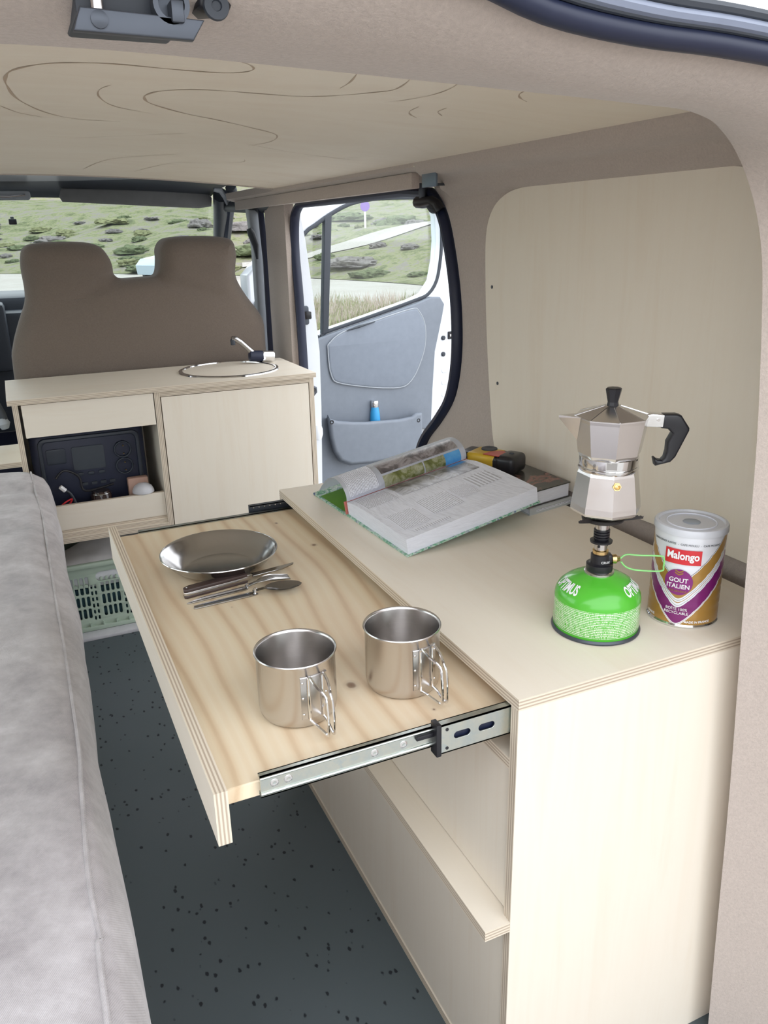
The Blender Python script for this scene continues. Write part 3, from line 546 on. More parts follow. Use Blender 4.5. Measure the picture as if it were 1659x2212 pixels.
# spoon
s0, sj, s1 = (-.2616, .4602), (-.1651, .4668), (-.0927, .4550)
e = empty('folding_spoon', (-.17, .475, DZ), 'folding steel spoon lying farthest from the plate', 'spoon')
leaf('spoon_handle', [(0, -.004), (.005, -.0065), (.118, -.0068), (.126, -.004), (.126, .004), (.118, .0068), (.02, .0062), (.003, .003)], s0, sj, e, .0012)
leaf('handle_groove', [(.02, -.0014), (.11, -.0022), (.11, .0022), (.02, .0010)], s0, sj, e, .0025, 'latch', .0006)
sf_ = frame((sj[0], sj[1], DZ), Vector((s1[0]-sj[0], s1[1]-sj[1], 0))); bm = bmesh.new(); n = 24
def sw(u):
    if u < .24: return .0048-.001*u
    t = (u-.24)/.76; k = max(0, 1-(2*t-1)**2)**.55; return max(.0045*(1-t)**3, .0172*k)
rows = []
for i in range(n+1):
    u = i/n; hw = max(.0004, sw(u)); L = .076*u-.004; row = []
    for j in range(9):
        q = -1+2*j/8; dep = .0062*max(0, min(1, (u-.24)/.3))*(1-q*q)*min(1, (1-u)/.25)
        row.append(bm.verts.new((L, hw*q, .0055+.0035*min(1, u/.3)-dep)))
    rows.append(row)
for a, b in zip(rows, rows[1:]):
    for j in range(8): bm.faces.new((a[j], a[j+1], b[j+1], b[j]))
bmesh.ops.solidify(bm, geom=bm.faces[:], thickness=.0011); obj('spoon_bowl', xf(fin(bm, True), sf_), M['plate'], e)
obj('hinge_pin', lathe([(.003, 0), (.003, .009), (.0016, .010)], 12, (sj[0], sj[1], DZ)), M['chrome'], e)
# ================================================================ things on the worktop: stove, moka pot, tin
cx, cy = .1854, .104
e = empty('camping_stove', (cx, cy, HC), 'green gas canister with a small black burner screwed on top', 'camping stove')
rr = .0548
g = G('canister_print'); s3 = g.n('SeparateXYZ', i_0=g.tc.outputs['Object']); th_ = g.ma('ARCTAN2', s3.outputs[1], s3.outputs[0]); z_ = s3.outputs[2]
ln = g.ma('MULTIPLY', g.ma('GREATER_THAN', g.ma('FRACT', g.ma('MULTIPLY', z_, 430)), .42), g.ma('GREATER_THAN', g.noise(3.2, g.n('CombineXYZ', i_0=g.ma('MULTIPLY', th_, 26), i_1=g.ma('MULTIPLY', g.ma('FLOOR', g.ma('MULTIPLY', z_, 430)), 7.3)).outputs[0], 1), .44))
msk = g.ma('MULTIPLY', ln, g.ma('MULTIPLY', g.ma('GREATER_THAN', z_, .0085), g.ma('LESS_THAN', z_, .0435)))
M['can'] = g.set(col=g.mix(msk, (.085, .47, .035), (.72, .82, .66)), rough=.25, coat=.4)
can = obj('gas_canister', lathe([(rr-.004, .0005), (rr-.001, .004), (rr-.001, .044), (rr-.002, .051), (rr-.006, .0585), (rr-.0135, .0655), (rr-.023, .071), (rr-.034, .0745), (.0175, .076)], 64, (cx, cy, HC)), M['can'], e, (cx, cy, HC))
obj('base_rim', lathe([(rr-.003, 0), (rr+.0008, .0006), (rr+.0012, .0025), (rr-.0006, .005), (rr-.003, .0052)], 64, (cx, cy, HC)), M['latch'], can)
obj('neck_ring', lathe([(.0185, .0735), (.0185, .078), (.0165, .0795)], 40, (cx, cy, HC)), M['steel'], can)
va = math.atan2(CAM.y-cy, CAM.x-cx)
def on_dome(ang0, r0, z0, k=.62):
    def f(u, v, w):
        rad = r0 - v*.8; a = ang0 + u/r0
        zz = HC + z0 + v*k*.9 + w + .0009; return Vector((cx+rad*cos(a), cy+rad*sin(a), zz))
    return f
for s_, da in (('OPTIMUS', -1.02), ('OPTIMUS', 1.32)):
    def f(u, v, w, a0=va+da):
        t = (v+.0055)/.011; rad = (rr-.0035)*(1-t)+(rr-.0175)*t; z = .0555*(1-t)+.0688*t; a = a0+u/(rr-.006); return Vector((cx+(rad+.0006)*cos(a), cy+(rad+.0006)*sin(a), HC+z+.0006+w))
    obj('print', text(s_, .0115, f, .0001, .0003), M['whitep'], can)
def cyl_map(cx_, cy_, r_, z_, a0): return lambda u, v, w: Vector((cx_+(r_+w)*cos(a0+u/r_), cy_+(r_+w)*sin(a0+u/r_), z_+v))
vb = obj('valve_body', lathe([(.0155, .078), (.0165, .081), (.0165, .088), (.0125, .089), (.0115, .090), (.0115, .1005), (.009, .102)], 32, (cx, cy, HC)), M['black'], e)
KX = Vector((cos(YAW), -sin(YAW), 0)); 
obj('valve_arm', xf(box((0, .0145, -.007, .007, .0885, .101), .003), frame((cx, cy, HC), KX)), M['black'], vb)
obj('print', text('CRUX', .0042, cyl_map(cx, cy, .0168, HC+.0945, va+.45), .0001), M['whitep'], vb)
me = lathe([(.003, .0), (.0055, .001), (.006, .006), (.004, .008), (.003, .011)], 16); kb_ = Vector((cx, cy, HC+.093))+KX*.014; xf(me, Matrix.Translation(kb_) @ KX.to_track_quat('Z', 'Y').to_matrix().to_4x4()); kn = obj('control_knob', me, M['brass'], e)
q = lambda u, z: Vector((cx, cy, HC+z))+KX*u+Vector((0, -.004, 0))
obj('control_wire', tube(smoothpath([q(.023, .095), q(.030, .100), q(.046, .0985), q(.072, .097), q(.0775, .094), q(.078, .083), q(.075, .0765), q(.045, .0785), q(.031, .083), q(.024, .0905)], 4), .00115, 8), M['greenw'], kn)
obj('jet_collar', lathe([(.0095, .101), (.0098, .106), (.008, .107)], 24, (cx, cy, HC)), M['brass'], e)
obj('mixing_tube', lathe([(.0078, .106), (.0078, .119)], 24, (cx, cy, HC)), M['steel'], e)
for da in (-.3, 1.7, 3.5): p_ = Vector((cx+.0079*cos(va+da), cy+.0079*sin(va+da), HC+.1125)); me = lathe([(.0018, 0), (.0018, .0004)], 10); xf(me, Matrix.Translation(p_) @ Vector((cos(va+da), sin(va+da), 0)).to_track_quat('Z', 'Y').to_matrix().to_4x4()); obj('air_hole', me, M['black'], e)
fin_ = [(.0135, .1165), (.0138, .119), (.0085, .1195), (.0098, .1215), (.0098, .1235), (.0082, .124), (.0098, .1248), (.0098, .127), (.0082, .1275), (.0098, .1283), (.0098, .1305), (.0082, .131), (.0098, .1318), (.0098, .1335), (.0075, .134)]
obj('cooling_fins', lathe(fin_, 32, (cx, cy, HC)), M['black'], e)
obj('burner_neck', lathe([(.0082, .1335), (.009, .1415), (.013, .1445)], 24, (cx, cy, HC)), M['steel'], e)
bh = obj('burner_head', lathe([(.0125, .1435), (.0225, .1455), (.0255, .1470), (.0258, .1490), (.0245, .1505), (.010, .151)], 40, (cx, cy, HC)), M['coil'], e)
for i in range(3):
    a = va+R(85)+i*2*PI/3; d = Vector((cos(a), sin(a), 0)); f = frame((cx, cy, HC+.1478), d)
    teeth = [(.012, 0), (.024, -.001), (.047, .0045), (.0475, .0075)] + sum([[(.046-.004*j, .0068), (.044-.004*j, .0078)] for j in range(6)], []) + [(.016, .007), (.012, .005)]
    obj('pot_support', xf(prism(teeth, th=.0016, mapf=lambda u, v, w: Vector((u, w, v))), f), M['coil'], e)
# moka pot
mx_, my_ = cx+.004, cy+.002; MZ = HC+.1555
e = empty('moka_pot', (mx_, my_, MZ), 'eight-sided aluminium moka pot with black handle standing on the stove', 'coffee pot')
A8 = va + PI/8*.55
flat8 = dict(n=8, a0=A8, smooth=False)
obj('boiler', lathe([(.037, 0), (.0418, .003), (.0428, .006), (.0422, .013), (.0365, .051), (.0348, .0555), (.034, .057)], c=(mx_, my_, MZ), **flat8), M['alu'], e)
obj('collar', lathe([(.0345, .0545), (.0358, .057), (.0358, .0592), (.0342, .060), (.0346, .0615), (.0350, .0715), (.034, .0725)], c=(mx_, my_, MZ), n=40), M['chrome'], e)
ub = obj('upper_jug', lathe([(.0335, .071), (.0352, .0718), (.0375, .076), (.0438, .1155), (.0446, .1190), (.0425, .1196)], c=(mx_, my_, MZ), **flat8), M['alu'], e)
lid = obj('lid', lathe([(.0444, .1190), (.0446, .1204), (.010, .1318), (.008, .1322)], c=(mx_, my_, MZ), **flat8), M['alu'], e)
for i in range(8):
    a = A8+2*PI*i/8; c0 = Vector((mx_+.0445*cos(a), my_+.0445*sin(a), MZ+.1208)); c1 = Vector((mx_+.0095*cos(a), my_+.0095*sin(a), MZ+.1321)); obj('lid_ridge', tube([c0, c1], .0006, 6), M['chrome'], lid)
obj('lid_knob', lathe([(.0075, .1295), (.0068, .1335), (.0062, .1365), (.0092, .1500), (.0095, .152), (.008, .1532)], n=8, a0=A8, c=(mx_, my_, MZ), smooth=False), M['black'], lid)
K = Vector((cos(YAW+.04), -sin(YAW+.04), 0))
bm = bmesh.new(); sd = Vector((-K.y, K.x, 0)); o_ = Vector((mx_, my_, MZ)) 
tip = o_ - K*.0625 + Vector((0, 0, .1185)); pts = [o_-K*.037+sd*.014+Vector((0, 0, .1205)), o_-K*.037-sd*.014+Vector((0, 0, .1205)), o_-K*.0375+Vector((0, 0, .088)), tip, tip+Vector((0, 0, .003))]
V_ = [bm.verts.new(p) for p in pts]
for f in ((0, 1, 4), (0, 4, 3), (1, 3, 4), (0, 3, 2), (1, 2, 3), (0, 2, 1)): bm.faces.new([V_[i] for i in f])
obj('spout', fin(bm), M['alu'], ub)
hf = frame((mx_, my_, MZ), K); HX = lambda u, v, w: Vector((u, w, v))
br = obj('handle_bracket', xf(prism([(.040, .107), (.060, .106), (.0615, .121), (.046, .1228), (.040, .1215)], th=.013, bev=.001, mapf=HX), hf), M['chrome'], e)
obj('hinge_pin', xf(lathe([(.002, -.0078), (.002, .0078)], 10), hf @ Matrix.Translation((.053, 0, .1155)) @ Matrix.Rotation(PI/2, 4, 'X')), M['steel'], br)
hpts = [(.058, .1050), (.066, .1040), (.0715, .0985), (.0665, .0880), (.0665, .0770), (.0650, .0690), (.0620, .0655), (.0560, .0668), (.0540, .0690), (.0520, .0680), (.0545, .0590), (.0720, .0635), (.0775, .0700), (.0905, .1015), (.0905, .1050), (.0800, .1200), (.0745, .1218), (.059, .1218)]
obj('handle', xf(prism(hpts, th=.015, bev=.0028, mapf=HX), hf), M['black'], e)
a = va+.30; p_ = Vector((mx_+.0375*cos(a), my_+.0375*sin(a), MZ+.043)); nq = Vector((cos(a), sin(a), .17)).to_track_quat('Z', 'Y').to_matrix().to_4x4()
me = lathe([(.0052, -.002), (.0052, .0022)], 6, smooth=False); xf(me, Matrix.Translation(p_) @ nq); vo_ = obj('safety_valve', me, M['brass'], e)
me = lathe([(.0035, .002), (.0035, .004), (.0022, .0046), (.0018, .003), (.0008, .0034)], 16); xf(me, Matrix.Translation(p_) @ nq); obj('valve_pin', me, M['brass'], vo_)
me = prism(rrect(-.006, .006, -.0045, .0045, .0005), th=.0004, mapf=cyl_map(mx_, my_, .0352, MZ+.0665, va+.12)); obj('engraving', me, M['plate'], e)
# coffee tin
tx, ty, tr_, TH = .3085, .0802, .0435, .1265
e = empty('coffee_tin', (tx, ty, HC), 'purple and gold coffee tin with a clear plastic lid on the worktop', 'tin')
ta_ = math.atan2(CAM.y-ty, CAM.x-tx) - .16
g = G('tin_print'); s3 = g.n('SeparateXYZ', i_0=g.tc.outputs['Object'])
ang = g.ma('ARCTAN2', g.ma('SUBTRACT', g.ma('MULTIPLY', s3.outputs[1], cos(ta_)), g.ma('MULTIPLY', s3.outputs[0], sin(ta_))), g.ma('ADD', g.ma('MULTIPLY', s3.outputs[0], cos(ta_)), g.ma('MULTIPLY', s3.outputs[1], sin(ta_))))
aa = g.ma('ABSOLUTE', ang); vv_ = g.ma('DIVIDE', s3.outputs[2], TH); rnd = g.ma('SQRT', g.ma('ADD', g.ma('MULTIPLY', aa, aa), .02))
cc_ = g.ma('SUBTRACT', vv_, g.ma('MULTIPLY', rnd, .40)); cc_ = g.ma('ADD', cc_, .1)
Wt, Gd, Pu, Dk = (.78, .79, .84), (.40, .22, .05), (.20, .015, .15), (.05, .05, .06)
c = g.ramp(cc_, [(0, Gd), (.060, Wt), (.072, Gd), (.078, Wt), (.088, Pu), (.262, Wt), (.285, Dk), (.289, Wt), (.312, Gd), (.319, Wt), (.338, Dk), (.342, Wt), (.362, Gd), (.52, Wt), (.535, Dk), (.541, Wt)], 'CONSTANT')
M['tin'] = g.set(col=c, rough=.28, metal=.15, coat=.3)
pr = [(tr_-.003, .003), (tr_, .005)]
for i in range(7): z = .024+.0125*i; pr += [(tr_, z-.003), (tr_-.0007, z), (tr_, z+.003)]
pr += [(tr_, TH-.003), (tr_-.003, TH)]
tb_ = obj('tin_body', lathe(pr, 72, (tx, ty, HC)), M['tin'], e, (tx, ty, HC))
obj('base_rim', lathe([(tr_-.003, 0), (tr_+.0008, .0006), (tr_+.0012, .0026), (tr_-.0005, .0048), (tr_-.003, .005)], 64, (tx, ty, HC)), M['chrome'], tb_)
ld = obj('lid', lathe([(tr_+.0004, TH-.0035), (tr_+.0016, TH-.003), (tr_+.0016, TH+.0035), (tr_+.0004, TH+.0055), (tr_-.003, TH+.0060), (tr_-.0045, TH+.0035), (tr_-.012, TH+.0033), (.0305, TH+.0042), (.0295, TH+.0033), (.006, TH+.0033)], 64, (tx, ty, HC)), plain('frosted_plastic', (.62, .63, .67), .3, var=.03, coat=.3), e)
obj('lid_ring', tube([(tx+.030*cos(a), ty+.030*sin(a), HC+TH+.0042) for a in [2*PI*i/48 for i in range(48)]], .0006, 6, True), M['paper'], ld)
obj('lid_emblem', lathe([(.011, TH+.0034), (.010, TH+.0042), (.004, TH+.0046)], 24, (tx, ty, HC)), M['greyl'], ld)
def tp_(z, da=0, k=0): return cyl_map(tx, ty, tr_+.0007+k, HC+z, ta_+da)
def patch(outl, z, da, mat, k=0, name='print_patch'):
    bm = bmesh.new(); me = prism(outl, th=.0003); bm.from_mesh(me)
    for it in range(3): bmesh.ops.subdivide_edges(bm, edges=[e_ for e_ in bm.edges if e_.calc_length() > .006], cuts=1)
    f = tp_(z, da, k)
    for v in bm.verts: v.co = f(*v.co)
    return obj(name, fin(bm), mat, tb_)
def strip(x0, x1, y0, y1, z, da, mat, k=0, name='print_patch'):
    f = tp_(z, da, k); me = loft([[f(x0+(x1-x0)*i/16, y, 0) for i in range(17)] for y in (y0, y1)]); return obj(name, me, mat, tb_)
strip(-.0225, .0225, -.0098, .0098, .097, .03, M['redp'], .0003, 'red_label')
obj('print', text('Malongo', .0138, tp_(.0985, .03, .0011), .0001, .0004, .84), M['whitep'], tb_)
me = loft([[tp_(.063, -.02, .0003)(r_*cos(a), r_*sin(a), 0) for a in [2*PI*i/40 for i in range(41)]] for r_ in (.0175, .012, .006, .0003)]); obj('purple_disc', me, M['purple'], tb_)
obj('print', text('GOUT\nITALIEN', .0082, tp_(.0615, -.02, .0008), .0001, .00012), M['whitep'], tb_)
obj('print', text('PUR ARABICA', .0036, tp_(.051, -.02, .0008), .0001), M['gold'], tb_)
for i in range(2):
    f = tp_(.0735+.0032*i, -.02, .0007); obj('gold_chevron', loft([[f(x, y0+abs(x)*.55, 0) for x in (-.005, -.0025, 0, .0025, .005)] for y0 in (-.0012, .0005)]), M['gold'], tb_)
obj('print', text('BOÎTE 100%\nRECYCLABLE', .0052, tp_(.0235, .0, .0008), .0001), M['whitep'], tb_)
obj('print', text('MADE IN FRANCE', .0042, tp_(.0095, .62, .0004), .0001, .0001), M['whitep'], tb_)
obj('print', text('FRANCE', .0042, tp_(.0095, -.85, .0004), .0001, .0001), M['whitep'], tb_)
obj('print', text('GEMAHLENER KAFFEE  -  CAFE MOULU  -  CAFE MOLIDO', .0036, tp_(.1135, .05, .0006), .0001), M['latch'], tb_)
# ================================================================ books and camera
b0 = Vector((.0714, .4252, HC)); bu = Vector((.273, .033, .0385)); bv = Vector((-.0104, .2235, 0)); U, V = bu.normalized(), bv.normalized(); Nn = U.cross(V).normalized(); LU, LV = bu.length, bv.length
def BK(u, v, w): return b0 + U*u + V*v + Nn*w
e = empty('open_book', b0+bu/2+bv/2, 'thick open cookbook with a curling page and green inside cover', 'book')
g = G('leaf_print_cover'); n1 = g.noise(60, g.co((1, 1, 1)), 3, .6, 2); M['cover'] = g.set(col=g.ramp(n1, [(.3, (.03, .16, .12)), (.45, (.16, .40, .25)), (.55, (.60, .70, .62)), (.68, (.05, .09, .22))]), rough=.3)
def bbox(u0, u1, v0, v1, w0, w1): return box((u0, u1, v0, v1, w0, w1))
def bmap(me):
    for v in me.vertices: v.co = BK(*v.co)
    return me
obj('back_cover', bmap(bbox(0, LU, -.003, LV+.004, 0, .0028)), M['cover'], e)
g = G('page_edges'); s3 = g.n('SeparateXYZ', i_0=g.tc.outputs['Object']); nz = g.noise(20, g.co((2, 2, 260), (0, -.14, 0)), 3)
M['pages'] = g.set(col=g.ramp(nz, [(.3, (.60, .61, .68)), (.5, (.78, .80, .88)), (.7, (.84, .86, .94))]), rough=.6)
def pgrid(f, nu, nv):
    me = loft([[f(i/nu, j/nv) for i in range(nu+1)] for j in range(nv+1)]); uv = me.uv_layers.new(name='UVMap')
    for l in me.loops: uv.data[l.index].uv = ((l.vertex_index % (nu+1))/nu, (l.vertex_index//(nu+1))/nv)
    return me
def topw(v): return .0285 + .004*sin(min(1, max(0, v/LV))*PI*.9) - .004*max(0, (v/LV-.85)/.15)   # slightly domed top page
bm = bmesh.new(); nv_ = 12
sec = [[bm.verts.new(BK(u, LV*j/nv_, .0028)) for j in range(nv_+1)]+[bm.verts.new(BK(u, LV*j/nv_, topw(LV*j/nv_))) for j in range(nv_, -1, -1)] for u in (.004, LU-.003)]
nn = len(sec[0])
for i in range(nn): bm.faces.new((sec[0][i], sec[0][(i+1) % nn], sec[1][(i+1) % nn], sec[1][i]))
bm.faces.new(sec[0][::-1]); bm.faces.new(sec[1]); obj('page_block', fin(bm), M['pages'], e)
# arched leaf and front cover on the far side of the spine
def arch(t):
    P = smoothpath([Vector((LV, .027, 0)), Vector((LV-.002, .040, 0)), Vector((LV+.012, .056, 0)), Vector((LV+.040, .062, 0)), Vector((LV+.075, .052, 0)), Vector((LV+.110, .030, 0)), Vector((LV+.135, .010, 0))], 5)
    k = t*(len(P)-1); i = min(int(k), len(P)-2); p = P[i].lerp(P[i+1], k-i); return p.x, p.y
def AR(u, t, w=0):
    v, z = arch(t); v2, z2 = arch(min(1, t+.02)); v1, z1 = arch(max(0, t-.02)); n = Vector((-(z2-z1), v2-v1)).normalized(); lift = .0 
    base = BK(u, v+n.x*w, z+n.y*w); base.z = base.z; return base
bm = bmesh.new(); tops = [[bm.verts.new(AR(.004+(LU-.007)*i/12, j/24)) for i in range(13)] for j in range(25)]
for a, b in zip(tops, tops[1:]):
    for i in range(12): bm.faces.new((a[i], a[i+1], b[i+1], b[i]))
bmesh.ops.solidify(bm, geom=bm.faces[:], thickness=.0022); obj('turned_pages', fin(bm, True), M['paper'], e)
def leafu(v, k): return BK(0, v, 0).lerp(BK(LU, v, 0), k)
fcp = [Vector((p.x, p.y, max(HC+.0004, p.z))) for p in (BK(-.002, LV+.004, .0), BK(LU, LV+.004, 0), BK(LU, LV+.150, .004), BK(-.004, LV+.152, .0))]
bm = bmesh.new(); vs_ = [bm.verts.new(p) for p in fcp]+[bm.verts.new(p+Vector((0, 0, .0028))) for p in fcp]
for f in ((0, 1, 2, 3), (4, 7, 6, 5), (0, 4, 5, 1), (1, 5, 6, 2), (2, 6, 7, 3), (3, 7, 4, 0)): bm.faces.new([vs_[i] for i in f])
obj('front_cover', fin(bm), M['cover'], e)
bm = bmesh.new(); vs_ = [bm.verts.new(p+Vector((0, 0, .0033))) for p in (fcp[0]+V*.001+U*.004, fcp[1], fcp[2]-V*.03, fcp[3]-V*.03+U*.004)]; bm.faces.new(vs_); bmesh.ops.solidify(bm, geom=bm.faces[:], thickness=-.0006)
obj('endpaper', fin(bm), plain('lime_endpaper', (.24, .55, .06), .5), e)
obj('spine', bmap(bbox(0, LU, LV+.002, LV+.0045, 0, .027)), plain('coral_spine', (.55, .16, .13), .5), e)
# print on the pages: text blocks and photographs
def textmat(name, nl, col=(.30, .30, .35), axis=0, sc=1.0):
    g = G(name); s3 = g.n('SeparateXYZ', i_0=g.tc.outputs['UV']); r_ = g.ma('MULTIPLY', s3.outputs[0], nl)
    f = g.ma('MULTIPLY', g.ma('GREATER_THAN', g.ma('FRACT', r_), .5), g.ma('GREATER_THAN', g.noise(1.0, g.n('CombineXYZ', i_0=g.ma('MULTIPLY', s3.outputs[1], 30*sc), i_1=g.ma('MULTIPLY', g.ma('FLOOR', r_), 5.7)).outputs[0], 2), .40))
    return g.set(col=g.mix(f, (.84, .86, .94), col), rough=.5)
def pg(u0, u1, v0, v1, mat, name='print_block', k=.0004):
    """print on the lying page: reading lines run along u"""
    return obj(name, pgrid(lambda a, b: BK(u0+(u1-u0)*a, v0+(v1-v0)*b, topw(v0+(v1-v0)*b)+k), 6, 6), mat, e)
def ag(u0, u1, t0, t1, mat, name='print_block', k=.0005): return obj(name, pgrid(lambda a, b: AR(u0+(u1-u0)*a, t0+(t1-t0)*b, k), 8, 10), mat, e)
TX = textmat('small_text', 22, (.36, .36, .42)); TX2 = textmat('large_text', 7, (.45, .45, .50), sc=1.6); TX3 = textmat('faint_text', 16, (.46, .46, .52))
def photo(name, stops, scale=18, dist=1.5):
    g = G(name); n = g.noise(scale, detail=6, rough=.65, dist=dist); return g.set(col=g.ramp(n, stops), rough=.3)
P1 = photo('photo_rocks', [(.3, (.03, .03, .035)), (.45, (.16, .14, .14)), (.55, (.38, .35, .36)), (.7, (.12, .11, .07))])
P2 = photo('photo_moss', [(.3, (.05, .05, .02)), (.45, (.16, .18, .05)), (.58, (.42, .42, .30)), (.7, (.20, .22, .08))])
P3 = photo('photo_water', [(.3, (.05, .05, .05)), (.42, (.18, .165, .16)), (.52, (.46, .46, .50)), (.60, (.30, .28, .26)), (.72, (.10, .10, .11))], 16)
P4 = photo('photo_sky', [(.3, (.05, .28, .66)), (.6, (.14, .44, .80))], 10)
pg(.012, .075, LV-.075, LV-.012, TX); pg(.086, .175, LV-.070, LV-.002, P3, 'photo'); pg(.178, .258, LV-.072, LV-.002, P3, 'photo'); pg(.225, .262, LV-.02, LV-.002, P4, 'photo', .0007)
pg(.090, .125, LV-.028, LV-.002, P1, 'photo', .0007)
pg(.018, .07, .03, .095, TX3); pg(.085, .15, .045, .11, TX3); pg(.155, .195, .06, .11, TX3); pg(.20, .255, .075, .13, TX2); pg(.03, .10, .012, .02, TX3); 
ag(.012, .075, .10, .56, TX); ag(.086, .175, .02, .26, P2, 'photo'); ag(.178, .225, .02, .26, P2, 'photo'); ag(.225, .262, .02, .26, P4, 'photo'); ag(.086, .262, .29, .48, P1, 'photo')
# two stacked books and the camera on them
def stack_book(name, quad, z0, z1, label, covm, spine_txt=None):
    e = empty(name, (sum(p[0] for p in quad)/4, sum(p[1] for p in quad)/4, z0), label, 'book')
    q = [Vector((p[0], p[1], 0)) for p in quad]; c = sum(q, Vector())/4
    def slab(k, a, b):
        bm = bmesh.new(); pts = [c+(p-c)*k for p in q]; lo = [bm.verts.new((p.x, p.y, a)) for p in pts]; hi = [bm.verts.new((p.x, p.y, b)) for p in pts]
        bm.faces.new(lo[::-1]); bm.faces.new(hi)
        for i in range(4): bm.faces.new((lo[i], lo[(i+1) % 4], hi[(i+1) % 4], hi[i]))
        return fin(bm)
    obj('cover', slab(1, z1-.002, z1), covm, e); obj('cover', slab(1, z0, z0+.002), covm, e); obj('page_block', slab(.975, z0+.002, z1-.002), M['pages'], e); return e, q
g = G('dark_photo_cover'); n1 = g.noise(14, detail=4, dist=1.2); M['dcov'] = g.set(col=g.ramp(n1, [(.35, (.035, .036, .03)), (.5, (.06, .055, .05)), (.58, (.28, .12, .10)), (.66, (.05, .06, .045))]), rough=.25)
Q1 = [(.349, .500), (.4585, .523), (.449, .742), (.339, .719)]
Q2 = [(.352, .497), (.4605, .519), (.452, .745), (.342, .722)]
eb, _ = stack_book('closed_book', Q2, HC, HC+.0125, 'thin grey closed book at the bottom of the stack by the wall', plain('pale_grey_cover', (.52, .54, .55), .4))
sd_ = (Vector((Q2[1][0], Q2[1][1], 0))-Vector((Q2[0][0], Q2[0][1], 0))).normalized()
obj('spine', xf(box((0, .111, -.0012, .0005, 0, .0125)), frame((Q2[0][0], Q2[0][1], HC), sd_)), plain('grey_spine', (.50, .53, .54), .4), eb)
fs_ = frame((Q2[0][0], Q2[0][1], HC), sd_); obj('print', pgrid(lambda a, b: fs_ @ Vector((.016+.092*b, -.0016, .0045+.004*a)), 2, 8), textmat('spine_print', 1.9, (.30, .31, .33), sc=2.2), eb)
stack_book('closed_book', Q1, HC+.0127, HC+.0415, 'thick closed book with dark photo cover under the camera', M['dcov'])
kz = HC+.0417; kd_ = Vector((.062, -.108, 0)).normalized(); kf = frame((.3775, .668, kz), kd_)
e = empty('disposable_camera', (.3775, .668, kz), 'black disposable camera with yellow and red card sleeve on the books', 'camera')
obj('camera_body', xf(box((-.062, .062, -.030, .026, .0005, .034), .009, 4), kf), M['black'], e)
obj('yellow_sleeve', xf(box((-.042, .022, -.0308, .0268, 0, .0348), .007, 3), kf), M['yellow'], e)
rs = obj('red_patch', xf(prism([(-.004, -.029), (.030, -.030), (.030, .004), (.016, .012), (.0, -.006)], th=.0012, mapf=XY(.0350)), kf), M['redc'], e)
gp = obj('camera_grip', xf(box((.0215, .0632, -.0325, .0275, .0, .0362), .010, 4), kf), M['black'], e)
obj('viewfinder', xf(lathe([(.0165, .0342), (.0155, .037), (.011, .0376), (.005, .0362)], 28, (-.012, .012, 0)), kf), M['dark'], e)
obj('shutter_button', xf(lathe([(.005, .036), (.0045, .038)], 16, (.043, .0, 0)), kf), M['dark'], gp)
# ================================================================ sink unit behind the passage
SY = 1.75
su = empty('sink_unit', (-.04, 1.9, 0), 'birch plywood sink unit with open shelf standing behind the bench seat', 'cabinet')
board('worktop', (-.4825, .4015, 1.737, 2.105, .7235, .738), su, 'ply_x')
for x0, x1, zb in ((-.4715, -.457, .0), (-.0935, -.0775, .0), (.3825, .397, .0)): board('side_panel', (x0, x1, SY, 2.09, zb, .7235), su, 'ply_z')
board('back_panel', (-.457, .3825, 2.078, 2.09, .30, .7235), su, 'ply_x')
board('top_rail', (-.0775, .3825, SY+.001, 1.80, .7075, .7235), su, 'ply_x')
board('drawer_front', (-.449, -.0965, SY-.001, SY+.013, .628, .720), su, 'ply_x')
board('shelf', (-.457, -.0935, SY+.01, 2.078, .335, .349), su, 'ply_x'); board('shelf_lip', (-.457, -.0945, SY+.008, SY+.021, .345, .418), su, 'ply_x')
board('bottom_rail', (-.457, -.0935, SY, SY+.03, .305, .3215), su, 'ply_x'); board('bottom_rail', (-.457, -.0935, SY+.004, SY+.03, .322, .335), su, 'ply_x')
board('door', (-.0745, .3795, SY+.001, SY+.015, .08, .7055), su, 'ply_z')
obj('door_catch', tube([(.399, SY+.02, .688), (.409, SY+.02, .683), (.409, SY+.02, .672), (.399, SY+.02, .662)], .006, 8), M['latch'], su)
board('wing_shelf', (-1.05, -.4715, SY+.02, 2.0, .545, .560), su, 'ply_x')
obj('wing_post', box((-1.05, -1.03, SY+.02, 2.0, 0, .545)), M['ply_z'], su)
cxs, cys, rs_ = .178, 1.938, .152
rm = obj('sink_rim', lathe([(rs_-.006, .738), (rs_-.005, .7425), (rs_+.001, .7435), (rs_+.006, .7415), (rs_+.0075, .738)], 72, (cxs, cys, 0), cap0=False, cap1=False), M['chrome'], su)
obj('sink_cover', lathe([(rs_-.006, .7375), (rs_-.007, .7395), (.01, .7395)], 64, (cxs, cys, 0)), M['ply_x'], rm)
F = lambda x, y: at(x, y, 'y', 2.02)
fa, fb, fc = F(538, 769), F(566, 769), F(591, 769)
fz = max(.738+.018-fb.z, 0); fa, fb, fc = [p+Vector((0, 0, fz)) for p in (fa, fb, fc)]
tapb = obj('tap_body', tube([fa, fa.lerp(fb, .05), fb], [.012, .0185, .0185], 20), M['navy'], su)
obj('tap_knob', tube([fb, fb.lerp(fc, .02), fb.lerp(fc, .9), fc], [.0165, .018, .018, .016], 20), M['chrome'], tapb)
spt = [F(548, 764), F(535, 752), F(520, 739), F(508, 732), F(500, 732)]
sp_ = obj('tap_spout', tube([p+Vector((0, 0, fz)) for p in spt], [.010, .0085, .0085, .0095, .008], 12), M['plate'], tapb)
obj('aerator', lathe([(.0075, -.020), (.0085, -.004), (.006, .0)], 16, tuple(spt[-1]+Vector((.004, 0, fz)))), M['dark'], sp_)
